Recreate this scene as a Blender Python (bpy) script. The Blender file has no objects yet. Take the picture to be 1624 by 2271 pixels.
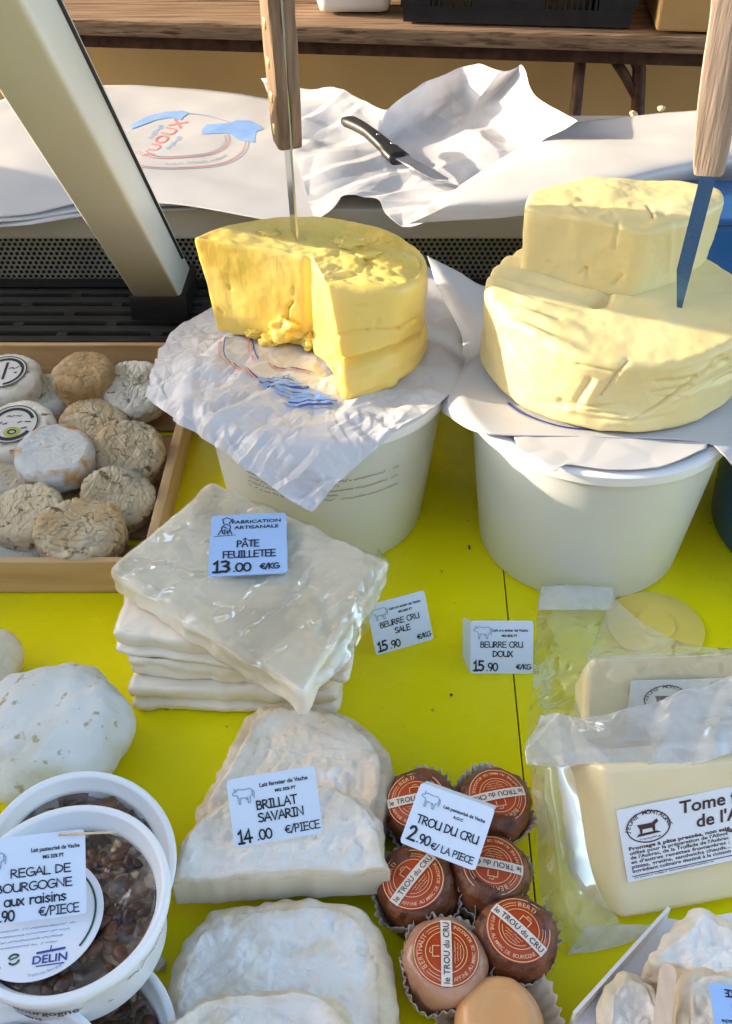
import bpy, bmesh, math, random
from mathutils import Vector, Matrix, noise
R = math.radians
PI = math.pi
random.seed(7)
scene = bpy.context.scene
COL = scene.collection

# ------------------------------------------------------------------ camera, sky, sun, exposure
PITCH = R(39.0)
FPX = 2250.0                     # focal length in units of a 1624 x 2271 frame
CX, CY = 812.0, 1135.5
CAM = Vector((0, 0, 0.60))       # 0.60 m above the counter top (z = 0)
cam_d = bpy.data.cameras.new('camera')
cam = bpy.data.objects.new('camera', cam_d)
COL.objects.link(cam)
cam.location = CAM
cam.rotation_euler = (PI / 2 - PITCH, 0, 0)
cam_d.sensor_fit = 'VERTICAL'
cam_d.angle_y = 2 * math.atan(1135.5 / FPX)
cam_d.clip_start = 0.01
cam_d.clip_end = 500
scene.camera = cam

SUN_EL, SUN_BACK = R(15), R(10)
TO_SUN = Vector((-math.cos(SUN_BACK) * math.cos(SUN_EL), math.sin(SUN_BACK) * math.cos(SUN_EL), math.sin(SUN_EL)))
world = bpy.data.worlds.new('World')
scene.world = world
world.use_nodes = True
wn = world.node_tree
bg = wn.nodes['Background']
sky = wn.nodes.new('ShaderNodeTexSky')
sky.sky_type = 'NISHITA'
sky.sun_disc = False
sky.sun_elevation = SUN_EL
sky.dust_density = 1.8
sky.ozone_density = 1.0
sky.sun_rotation = math.atan2(TO_SUN.x, TO_SUN.y)
wn.links.new(sky.outputs[0], bg.inputs[0])
bg.inputs[1].default_value = 0.15
sun_d = bpy.data.lights.new('sun', 'SUN')
sun_d.energy = 2.0
sun_d.angle = R(0.6)
sun_d.color = (1.0, 0.84, 0.62)
sun = bpy.data.objects.new('sun', sun_d)
COL.objects.link(sun)
sun.rotation_euler = (-TO_SUN).to_track_quat('-Z', 'Y').to_euler()
sun.location = TO_SUN * 5
scene.view_settings.view_transform = 'Standard'
scene.view_settings.look = 'None'
scene.view_settings.gamma = 1
scene.view_settings.exposure = 2.35
scene.cycles.max_bounces = 10
scene.cycles.transparent_max_bounces = 16

# ------------------------------------------------------------------ helpers: placing
FW = Vector((0, math.cos(PITCH), -math.sin(PITCH)))
UP = Vector((0, math.sin(PITCH), math.cos(PITCH)))

def ray(px, py):
    return FW + Vector((1, 0, 0)) * ((px - CX) / FPX) + UP * ((CY - py) / FPX)

def P(px, py, z):                # the spot on the level plane at height z
    d = ray(px, py)
    return CAM + d * ((z - CAM.z) / d.z)

def PD(px, py, Y):               # the spot on the upright plane at depth Y
    d = ray(px, py)
    return CAM + d * (Y / d.y)

def pxscale(p):                  # metres per frame pixel at point p
    return (p - CAM).dot(FW) / FPX

# ------------------------------------------------------------------ helpers: naming
def tag(o, label, cat, group=None):
    o['label'] = label
    o['category'] = cat
    if group:
        o['group'] = group
    return o

def empty(name, loc, label, cat, group=None):
    o = bpy.data.objects.new(name, None)
    o.empty_display_size = 0.02
    COL.objects.link(o)
    o.location = loc
    return tag(o, label, cat, group)

def link(name, me, mats, parent=None):
    o = bpy.data.objects.new(name, me)
    COL.objects.link(o)
    for m in (mats if isinstance(mats, (list, tuple)) else [mats]):
        me.materials.append(m)
    if parent is not None:
        o.parent = parent
        o.matrix_parent_inverse = Matrix.Translation(-parent.location)
    return o

def build(name, bm, mats, parent=None, smooth=True):
    me = bpy.data.meshes.new(name)
    bmesh.ops.recalc_face_normals(bm, faces=bm.faces)
    bm.to_mesh(me)
    bm.free()
    if smooth:
        for p in me.polygons:
            p.use_smooth = True
    return link(name, me, mats, parent)

def autosmooth(o, deg=35):
    me = o.data
    bm = bmesh.new(); bm.from_mesh(me)
    for e in bm.edges:
        if len(e.link_faces) == 2 and e.calc_face_angle(0) > R(deg):
            e.smooth = False
    bm.to_mesh(me); bm.free()
    return o

# ------------------------------------------------------------------ helpers: shapes
def add_box(bm, lo, hi, M=None, bev=0.0):
    vs = []
    for z in (lo[2], hi[2]):
        for x, y in ((lo[0], lo[1]), (hi[0], lo[1]), (hi[0], hi[1]), (lo[0], hi[1])):
            v = Vector((x, y, z))
            vs.append(bm.verts.new(M @ v if M else v))
    fs = [bm.faces.new([vs[i] for i in f]) for f in
          ((3, 2, 1, 0), (4, 5, 6, 7), (0, 1, 5, 4), (1, 2, 6, 5), (2, 3, 7, 6), (3, 0, 4, 7))]
    if bev:
        es = list({e for f in fs for e in f.edges})
        bmesh.ops.bevel(bm, geom=es, offset=bev, segments=2, profile=0.6, affect='EDGES')

def add_tube(bm, path, radii, n=12, cap=True):
    path = [Vector(p) for p in path]
    if not isinstance(radii, (list, tuple)):
        radii = [radii] * len(path)
    rings = []
    prev = None
    for i, p in enumerate(path):
        d = (path[min(i + 1, len(path) - 1)] - path[max(i - 1, 0)]).normalized()
        a = d.orthogonal().normalized() if prev is None else (prev - d * prev.dot(d)).normalized()
        prev = a
        b = d.cross(a)
        rings.append([bm.verts.new(p + (a * math.cos(t) + b * math.sin(t)) * radii[i])
                      for t in [2 * PI * k / n for k in range(n)]])
    for r0, r1 in zip(rings, rings[1:]):
        for k in range(n):
            bm.faces.new((r0[k], r0[(k + 1) % n], r1[(k + 1) % n], r1[k]))
    if cap:
        bm.faces.new(rings[0][::-1]); bm.faces.new(rings[-1])

def add_lathe(bm, prof, n=96, M=None, wob=None):
    rings = []
    for r, z in prof:
        ring = []
        for k in range(n):
            a = 2 * PI * k / n
            rr = r + (wob(a, z) if wob else 0)
            v = Vector((rr * math.cos(a), rr * math.sin(a), z))
            ring.append(bm.verts.new(M @ v if M else v))
        rings.append(ring)
    for r0, r1 in zip(rings, rings[1:]):
        for k in range(n):
            bm.faces.new((r0[k], r0[(k + 1) % n], r1[(k + 1) % n], r1[k]))
    bm.faces.new(rings[0][::-1]); bm.faces.new(rings[-1])

def cr(pts, t):                  # Catmull-Rom through a list, t in 0..1
    n = len(pts) - 1
    x = min(max(t, 0), 1) * n
    i = min(int(x), n - 1)
    f = x - i
    p1, p2 = pts[i], pts[i + 1]
    p0 = pts[i - 1] if i > 0 else p1 + (p1 - p2)
    p3 = pts[i + 2] if i + 2 <= n else p2 + (p2 - p1)
    return 0.5 * (2 * p1 + (p2 - p0) * f + (2 * p0 - 5 * p1 + 4 * p2 - p3) * f * f + (3 * p1 - p0 - 3 * p2 + p3) * f ** 3)

def closed(pts, n):              # closed smooth outline resampled to n points (2D Vectors)
    pts = [Vector(p) for p in pts]
    m = len(pts)
    out = []
    for k in range(n):
        x = k / n * m
        i = int(x); f = x - i
        p0, p1, p2, p3 = pts[i - 1], pts[i], pts[(i + 1) % m], pts[(i + 2) % m]
        out.append(0.5 * (2 * p1 + (p2 - p0) * f + (2 * p0 - 5 * p1 + 4 * p2 - p3) * f * f + (3 * p1 - p0 - 3 * p2 + p3) * f ** 3))
    return out

def poly(pts, n, rad=0.006):     # straight-sided outline with rounded corners, n points
    pts = [Vector(p) for p in pts]
    m = len(pts)
    dense = []
    for i in range(m):
        a, b, c = pts[i - 1], pts[i], pts[(i + 1) % m]
        r = min(rad, (a - b).length * .45, (c - b).length * .45)
        s = b + (a - b).normalized() * r
        e = b + (c - b).normalized() * r
        for k in range(9):
            t = k / 8
            dense.append((1 - t) ** 2 * s + 2 * t * (1 - t) * b + t * t * e)
    return resample(dense, n)

def resample(dense, n):
    L = [0]
    for i in range(len(dense)):
        L.append(L[-1] + (dense[(i + 1) % len(dense)] - dense[i]).length)
    out = []; j = 0
    for k in range(n):
        s = k / n * L[-1]
        while L[j + 1] < s:
            j += 1
        f = (s - L[j]) / max(L[j + 1] - L[j], 1e-9)
        out.append(dense[j].lerp(dense[(j + 1) % len(dense)], f))
    return out

def circle(r, n=96, cx=0, cy=0, ry=None):
    return [Vector((cx + r * math.cos(2 * PI * k / n), cy + (ry or r) * math.sin(2 * PI * k / n))) for k in range(n)]

def round_layers(z0, z1, rb, rt, m=6, nb=5):
    L = []
    for i in range(nb + 1):
        a = -PI / 2 + i / nb * PI / 2
        L.append((z0 + rb + rb * math.sin(a), rb - rb * math.cos(a)))
    for i in range(1, m):
        L.append((z0 + rb + (z1 - rt - z0 - rb) * i / m, 0))
    for i in range(nb + 1):
        a = i / nb * PI / 2
        L.append((z1 - rt + rt * math.sin(a), rt - rt * math.cos(a)))
    return L

def loft(bm, outline, layers, kernel=None, rings=14, disp=None, M=None, crust=None):
    """Stack inset copies of an outline and close the top with concentric rings; disp(co, normal, t) moves vertices."""
    if sum(outline[i - 1].x * outline[i].y - outline[i].x * outline[i - 1].y for i in range(len(outline))) < 0:
        outline = outline[::-1]
    n = len(outline)
    if kernel is None:
        kernel = sum(outline, Vector((0, 0))) / n
    kernel = Vector(kernel)
    lay = bm.verts.layers.float.new('crust') if crust and 'crust' not in bm.verts.layers.float else bm.verts.layers.float.get('crust')
    R_ = []; tt = {}
    zs = [l[0] for l in layers]
    def ring(z, fn, t):
        r = []
        for p in outline:
            q = fn(p)
            v = bm.verts.new((q.x, q.y, z)); tt[v] = t
            if lay: v[lay] = 1 - t
            r.append(v)
        R_.append(r)
    def ins(d):
        def f(p):
            k = kernel - p
            return p + k.normalized() * min(d, k.length * .9)
        return f
    # bottom cap
    base = layers[0]
    ring(base[0], lambda p: ins(base[1])(p).lerp(kernel, .6), 0)
    for z, d in layers:
        ring(z, ins(d), 0)
    zt, dt = layers[-1]
    for i in range(1, rings):
        f = i / rings
        ring(zt, lambda p: ins(dt)(p).lerp(kernel, f), min(f * 1.5 + .15, 1))
    for r0, r1 in zip(R_, R_[1:]):
        for k in range(n):
            bm.faces.new((r0[k], r0[(k + 1) % n], r1[(k + 1) % n], r1[k]))
    bm.faces.new(R_[0][::-1])
    c = bm.verts.new((kernel.x, kernel.y, zt)); tt[c] = 1
    if lay: c[lay] = 0
    for k in range(n):
        bm.faces.new((R_[-1][k], R_[-1][(k + 1) % n], c))
    if disp:
        bm.normal_update()
        new = {v: disp(v.co.copy(), v.normal.copy(), tt[v]) for v in tt}
        for v, co in new.items():
            v.co = co
    if M:
        for v in tt:
            v.co = M @ v.co

def fbm(p, s, o=4):
    return noise.fractal(Vector(p) * s, .9, 2.0, o)

def ridge(p, s, o=3):
    v = noise.noise(Vector(p) * s)
    h = 1 - abs(v) * 2
    if o > 1:
        h += .5 * (1 - abs(noise.noise(Vector(p) * s * 2.1 + Vector((3, 7, 1)))) * 2)
    return h / 1.5

def crumple(p, s):
    d, _ = noise.voronoi(Vector(p) * s + Vector((fbm(p, s * .5, 2), fbm(p + Vector((5, 5, 5)), s * .5, 2), 0)) * .5)
    return d[1] - d[0]

_fr = random.Random(11)
_FD = [(Vector((math.cos(t), math.sin(t), .4 * math.sin(3 * t))), _fr.uniform(.7, 1.5), _fr.uniform(0, 9), Vector((_fr.uniform(0, 50), _fr.uniform(0, 50), 0))) for t in [PI * k / 7 + _fr.uniform(-.15, .15) for k in range(7)]]
def folds(p, s):
    """crumpled paper: straight creases in seven directions, each fading in and out; about -.5 .. .5"""
    h = 0
    w = noise.noise_vector(p * s * .45) * .3
    for d, f, ph, off in _FD:
        x = ((p * s + w).dot(d)) * f + ph
        x = x - math.floor(x)
        tri = (x / .72 if x < .72 else (1 - x) / .28) - .5
        m = noise.noise(p * s * .5 + off) * 1.8 + .05
        if m > 0: h += tri * min(m, 1)
    return h * .55

def proj(co):
    r = co - CAM
    k = r.dot(FW)
    return CX + FPX * r.x / k, CY - FPX * r.dot(UP) / k

def grooves(co, n, segs):
    """cuts (or, with a negative depth, smears) along traced lines on the side that shows"""
    if n.dot(CAM - co) < 0: return 0
    x, y = proj(co)
    h = 0
    for x0, y0, x1, y1, w, d in segs:
        if min(x0, x1) - 25 > x or max(x0, x1) + 25 < x or min(y0, y1) - 25 > y or max(y0, y1) + 25 < y: continue
        dx, dy = x1 - x0, y1 - y0
        t = min(1, max(0, ((x - x0) * dx + (y - y0) * dy) / (dx * dx + dy * dy + 1e-6)))
        e = math.hypot(x - x0 - t * dx, y - y0 - t * dy)
        h -= .6 * d * math.exp(-(e / w) ** 2)
    return h

def coons(E0, E1, F0, F1, u, v):
    """E0: v=0 edge, E1: v=1 edge (both run with u); F0: u=0, F1: u=1 (run with v)."""
    a, b = cr(E0, u), cr(E1, u)
    c, d = cr(F0, v), cr(F1, v)
    return ((1 - v) * a + v * b + (1 - u) * c + u * d
            - ((1 - u) * (1 - v) * E0[0] + u * (1 - v) * E0[-1] + (1 - u) * v * E1[0] + u * v * E1[-1]))

class Sheet:
    """A thin sheet whose four edges are traced, laid on a height field zf(x, y, u, v) and crumpled by disp(p, u, v)."""
    def __init__(self, E0, E1, F0, F1, zf, disp=None):
        self.e = [[Vector(p) for p in e] for e in (E0, E1, F0, F1)]
        self.zf, self.disp = zf, disp
    def raw(self, u, v):
        q = coons(*self.e, u, v)
        z = .12
        for _ in range(7):
            p = P(q.x, q.y, z)
            z = .5 * z + .5 * self.zf(p.x, p.y, u, v)
        return P(q.x, q.y, z)
    def uv(self, px, py):
        best = (1e9, 0, 0); a0, a1, b0, b1 = 0, 1, 0, 1
        for _ in range(5):
            for i in range(13):
                for j in range(13):
                    u = a0 + (a1 - a0) * i / 12; v = b0 + (b1 - b0) * j / 12
                    q = coons(*self.e, u, v)
                    d = (q.x - px) ** 2 + (q.y - py) ** 2
                    if d < best[0]: best = (d, u, v)
            du, dv = (a1 - a0) / 9, (b1 - b0) / 9
            a0, a1 = max(0, best[1] - du), min(1, best[1] + du); b0, b1 = max(0, best[2] - dv), min(1, best[2] + dv)
        return best[1], best[2]
    def at(self, u, v, lift=0):
        p = self.raw(u, v)
        e = .004
        n = (self.raw(min(u + e, 1), v) - self.raw(max(u - e, 0), v)).cross(self.raw(u, min(v + e, 1)) - self.raw(u, max(v - e, 0)))
        n = n.normalized() if n.length > 1e-12 else Vector((0, 0, 1))
        if n.dot(CAM - p) < 0: n = -n
        d = (self.disp(p, u, v) if self.disp else 0) + lift
        return p + n * d
    def mesh(self, name, mat, parent=None, nu=90, nv=90, thick=.0003, smooth=True):
        bm = bmesh.new()
        g = [[bm.verts.new(self.at(i / nu, j / nv)) for i in range(nu + 1)] for j in range(nv + 1)]
        uvl = bm.loops.layers.uv.new('UVMap')
        for j in range(nv):
            for i in range(nu):
                f = bm.faces.new((g[j][i], g[j][i + 1], g[j + 1][i + 1], g[j + 1][i]))
                for l, (a, b) in zip(f.loops, ((i, j), (i + 1, j), (i + 1, j + 1), (i, j + 1))):
                    l[uvl].uv = (a / nu, b / nv)
        o = build(name, bm, mat, parent, smooth)
        s = o.modifiers.new('thickness', 'SOLIDIFY'); s.thickness = thick; s.offset = 0
        return o

# ------------------------------------------------------------------ helpers: lettering
def arc(cx, cy, rx, ry, a0, a1, n=12):
    return [(cx + rx * math.cos(R(a0 + (a1 - a0) * k / n)), cy + ry * math.sin(R(a0 + (a1 - a0) * k / n))) for k in range(n + 1)]

G = {  # handwritten capitals as pen strokes: (advance, strokes)
 'A': (.78, [[(0, 0), (.36, 1), (.7, 0)], [(.12, .36), (.6, .36)]]),
 'B': (.68, [[(.03, 0), (.03, 1)], [(.03, 1), (.3, .98), (.46, .86), (.44, .66), (.28, .55), (.05, .53)], [(.3, .54), (.54, .42), (.56, .18), (.36, .02), (.03, 0)]]),
 'C': (.72, [arc(.38, .5, .37, .5, 50, 310, 16)]),
 'D': (.76, [[(.03, 0), (.03, 1)], [(.03, 1), (.36, .93), (.62, .7), (.64, .42), (.46, .14), (.03, 0)]]),
 'E': (.66, [[(.55, 1), (.03, 1), (.03, 0), (.58, 0)], [(.03, .52), (.5, .52)]]),
 'F': (.62, [[(.56, 1), (.03, 1), (.03, 0)], [(.03, .52), (.48, .52)]]),
 'G': (.8, [arc(.4, .5, .39, .5, 55, 330, 16) + [(.76, .46)], [(.42, .46), (.78, .46)]]),
 'I': (.5, [[(.2, 0), (.2, 1)], [(0, 1), (.4, 1)], [(0, 0), (.4, 0)]]),
 'K': (.66, [[(.03, 0), (.03, 1)], [(.52, 1), (.05, .45), (.58, 0)]]),
 'L': (.6, [[(.03, 1), (.03, 0), (.54, 0)]]),
 'N': (.82, [[(.03, 0), (.05, 1), (.66, .02), (.68, 1)]]),
 'O': (.86, [arc(.4, .5, .4, .5, 90, 450, 22)]),
 'P': (.62, [[(.03, 0), (.03, 1)], [(.03, 1), (.36, .97), (.52, .78), (.42, .52), (.05, .44)]]),
 'R': (.7, [[(.03, 0), (.03, 1)], [(.03, 1), (.34, .97), (.5, .8), (.42, .58), (.05, .48)], [(.2, .48), (.6, 0)]]),
 'S': (.66, [[(.54, .88), (.34, 1), (.1, .9), (.06, .68), (.3, .54), (.54, .38), (.54, .14), (.3, 0), (.03, .1)]]),
 'T': (.74, [[(0, 1), (.68, 1)], [(.34, 1), (.34, 0)]]),
 'U': (.78, [[(.03, 1), (.03, .35), (.12, .08), (.34, 0), (.56, .08), (.66, .35), (.66, 1)], [(.66, .4), (.68, 0)]]),
 'V': (.74, [[(0, 1), (.32, 0), (.66, 1)]]),
 'X': (.7, [[(0, 1), (.6, 0)], [(.58, 1), (.02, 0)]]),
 'Â': (.78, [[(0, 0), (.36, 1), (.7, 0)], [(.12, .36), (.6, .36)], [(.16, 1.14), (.36, 1.34), (.56, 1.14)]]),
 'a': (.6, [arc(.25, .3, .25, .3, 20, 340, 14), [(.48, .6), (.5, 0)]]),
 'u': (.58, [[(.02, .6), (.04, .15), (.2, 0), (.42, .1), (.46, .6)], [(.46, .5), (.5, 0)]]),
 'x': (.54, [[(0, .6), (.44, 0)], [(.44, .6), (0, 0)]]),
 'r': (.46, [[(.04, .6), (.04, 0)], [(.04, .4), (.2, .58), (.4, .54)]]),
 'i': (.24, [[(.08, .6), (.08, 0)], [(.08, .84), (.085, .86)]]),
 's': (.5, [[(.4, .52), (.2, .6), (.04, .48), (.2, .32), (.4, .18), (.24, 0), (.02, .08)]]),
 'n': (.58, [[(.04, .6), (.04, 0)], [(.04, .4), (.24, .6), (.44, .48), (.46, 0)]]),
 '0': (.74, [arc(.32, .5, .32, .5, 90, 450, 20)]),
 '1': (.56, [[(.08, .78), (.28, 1), (.28, 0)], [(.04, 0), (.5, 0)]]),
 '2': (.7, [[(.05, .78), (.16, .96), (.38, 1), (.54, .84), (.5, .6), (.06, .0), (.62, 0)]]),
 '3': (.66, [[(.05, .94), (.3, 1), (.5, .86), (.46, .64), (.22, .54), (.48, .44), (.56, .22), (.36, .02), (.03, .06)]]),
 '4': (.7, [[(.42, 0), (.42, 1), (0, .32), (.62, .32)]]),
 '5': (.68, [[(.54, 1), (.12, 1), (.08, .58), (.34, .62), (.56, .44), (.52, .14), (.28, 0), (.03, .08)]]),
 '9': (.68, [arc(.28, .7, .27, .3, 0, 360, 16), [(.55, .72), (.5, .3), (.3, 0)]]),
 '.': (.26, [[(.08, .02), (.09, .03)]]),
 '/': (.5, [[(0, -.05), (.42, 1.05)]]),
 '€': (.72, [arc(.44, .5, .34, .46, 50, 310, 14), [(0, .58), (.5, .58)], [(0, .4), (.46, .4)]]),
 ' ': (.42, []),
}

class Ink:
    """Collects flat lettering (strokes, font text, rules) in a 2D frame and turns it into one mesh."""
    def __init__(self):
        self.v, self.f, self.m = [], [], []
        self.k = 0
    def stroke(self, pts, w, m=0):
        pts = [Vector(p) for p in pts]
        self.k += 1
        z = .00002 * (self.k % 9)
        b = len(self.v)
        n = len(pts)
        L, Rr = [], []
        for i, p in enumerate(pts):
            d0 = (p - pts[i - 1]).normalized() if i else (pts[1] - p).normalized()
            d1 = (pts[i + 1] - p).normalized() if i < n - 1 else d0
            d = (d0 + d1)
            d = d.normalized() if d.length > .2 else d1
            nn = Vector((-d.y, d.x))
            s = w / 2 / max(.55, nn.dot(Vector((-d1.y, d1.x))))
            L.append(p + nn * s); Rr.append(p - nn * s)
        d0 = (pts[1] - pts[0]).normalized(); d1 = (pts[-1] - pts[-2]).normalized()
        for a, c in zip(L, Rr):
            self.v.append((a.x, a.y, z)); self.v.append((c.x, c.y, z))
        for i in range(n - 1):
            self.f.append((b + 2 * i, b + 2 * i + 1, b + 2 * i + 3, b + 2 * i + 2)); self.m.append(m)
        for p, d, i0, sgn in ((pts[0], -d0, 0, 1), (pts[-1], d1, n - 1, -1)):
            nn = Vector((-d.y, d.x)); c = len(self.v)
            for k in range(1, 6):
                t = PI * k / 6
                q = p + nn * (w / 2 * math.cos(t)) + d * (w / 2 * math.sin(t))
                self.v.append((q.x, q.y, z))
            a, e = (b + 2 * i0 + 1, b + 2 * i0) if sgn == 1 else (b + 2 * i0, b + 2 * i0 + 1)
            self.f.append((a, c, c + 1, c + 2, c + 3, c + 4, e)); self.m.append(m)
    def hand(self, s, x, y, h, w=.15, align='L', m=0, squeeze=.92, fit=None):
        if fit: squeeze = fit / (sum(G[c][0] for c in s) * h)
        tot = sum(G[c][0] for c in s) * h * squeeze
        if align == 'C': x -= tot / 2
        if align == 'R': x -= tot
        for c in s:
            adv, ss = G[c]
            for st in ss:
                self.stroke([(x + px * h * squeeze, y + py * h) for px, py in st], w * h, m)
            x += adv * h * squeeze
        return x
    def flat(self, vs, fs, fn=None, m=0, dz=0):
        b = len(self.v)
        for x, y in vs:
            if fn: x, y = fn(x, y)
            self.v.append((x, y, dz))
        for f in fs:
            self.f.append(tuple(b + i for i in f)); self.m.append(m)
    def font(self, s, x, y, h, align='L', bold=0.0, shear=0, m=0, sx=1.0, rot=0, fit=None):
        vs, fs = fontmesh(s, bold, shear)
        if not vs: return
        xs = [v[0] for v in vs]
        if fit: sx = fit / ((max(xs) - min(xs)) * h * 1.4)
        off = {'L': -min(xs), 'C': -(min(xs) + max(xs)) / 2, 'R': -max(xs)}[align]
        c, sn = math.cos(rot), math.sin(rot)
        def fn(a, b):
            a = (a + off) * h * 1.4 * sx; b = b * h * 1.4
            return x + a * c - b * sn, y + a * sn + b * c
        self.flat(vs, fs, fn, m)
    def arctext(self, s, cx, cy, r, a_mid, h, m=0, bold=.01, inward=False, sp=.78):
        """letters along a circle; a_mid in degrees; inward = tops point to the centre"""
        w = h * sp
        n = len(s)
        for i, ch in enumerate(s):
            if ch == ' ': continue
            da = math.degrees((i - (n - 1) / 2) * w / r)
            a = R(a_mid + da) if inward else R(a_mid - da)
            rot = a + PI / 2 if inward else a - PI / 2
            self.font(ch, cx + r * math.cos(a), cy + r * math.sin(a), h, 'C', bold, 0, m, 1, rot)
    def ring(self, cx, cy, rx, ry, w, m=0, a0=0, a1=360, n=48):
        pts = arc(cx, cy, rx, ry, a0, a1, n)
        b = len(self.v); self.k += 1; z = .00002 * (self.k % 9)
        for i, (x, y) in enumerate(pts):
            d = Vector((x - cx, y - cy)).normalized() * (w / 2)
            self.v.append((x + d.x, y + d.y, z)); self.v.append((x - d.x, y - d.y, z))
        for i in range(n):
            self.f.append((b + 2 * i, b + 2 * i + 1, b + 2 * i + 3, b + 2 * i + 2)); self.m.append(m)
    def area(self, pts, m=0, dz=0):
        b = len(self.v)
        for p in pts: self.v.append((p[0], p[1], dz))
        self.f.append(tuple(range(b, b + len(pts)))); self.m.append(m)
    def scribble(self, x0, x1, y, h, w, m=0, seed=0):
        """a line of print too small to read"""
        rnd = random.Random(seed)
        x = x0
        while x < x1:
            L = rnd.uniform(.5, 1.6) * h
            if rnd.random() < .16:
                x += h * .7; continue
            a = rnd.uniform(-.3, .3) * h
            self.stroke([(x, y + rnd.uniform(0, .5) * h), (x + L * .5, y + a * .5 + h * .5), (min(x + L * .8, x1), y + rnd.uniform(0, h))], w, m)
            x += L
    def build(self, name, mats, parent, M=None, fn=None):
        me = bpy.data.meshes.new(name)
        vs = [Vector(v) for v in self.v]
        if fn: vs = [fn(v) for v in vs]
        if M: vs = [M @ v for v in vs]
        me.from_pydata(vs, [], self.f)
        o = link(name, me, mats, parent)
        for p, mi in zip(me.polygons, self.m):
            p.material_index = mi
        return o

_fc = {}
def fontmesh(s, bold=0, shear=0):
    k = (s, bold, shear)
    if k not in _fc:
        cu = bpy.data.curves.new('t', 'FONT')
        cu.body = s; cu.size = 1; cu.offset = bold; cu.shear = shear; cu.resolution_u = 3
        ob = bpy.data.objects.new('t', cu)
        me = ob.to_mesh()
        _fc[k] = ([(v.co.x, v.co.y) for v in me.vertices], [tuple(p.vertices) for p in me.polygons])
        ob.to_mesh_clear()
        bpy.data.objects.remove(ob); bpy.data.curves.remove(cu)
    return _fc[k]

# ------------------------------------------------------------------ helpers: materials
def hexc(r, g, b):
    f = lambda c: ((c / 255 + .055) / 1.055) ** 2.4 if c > 10 else c / 255 / 12.92
    return (f(r), f(g), f(b))

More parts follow.
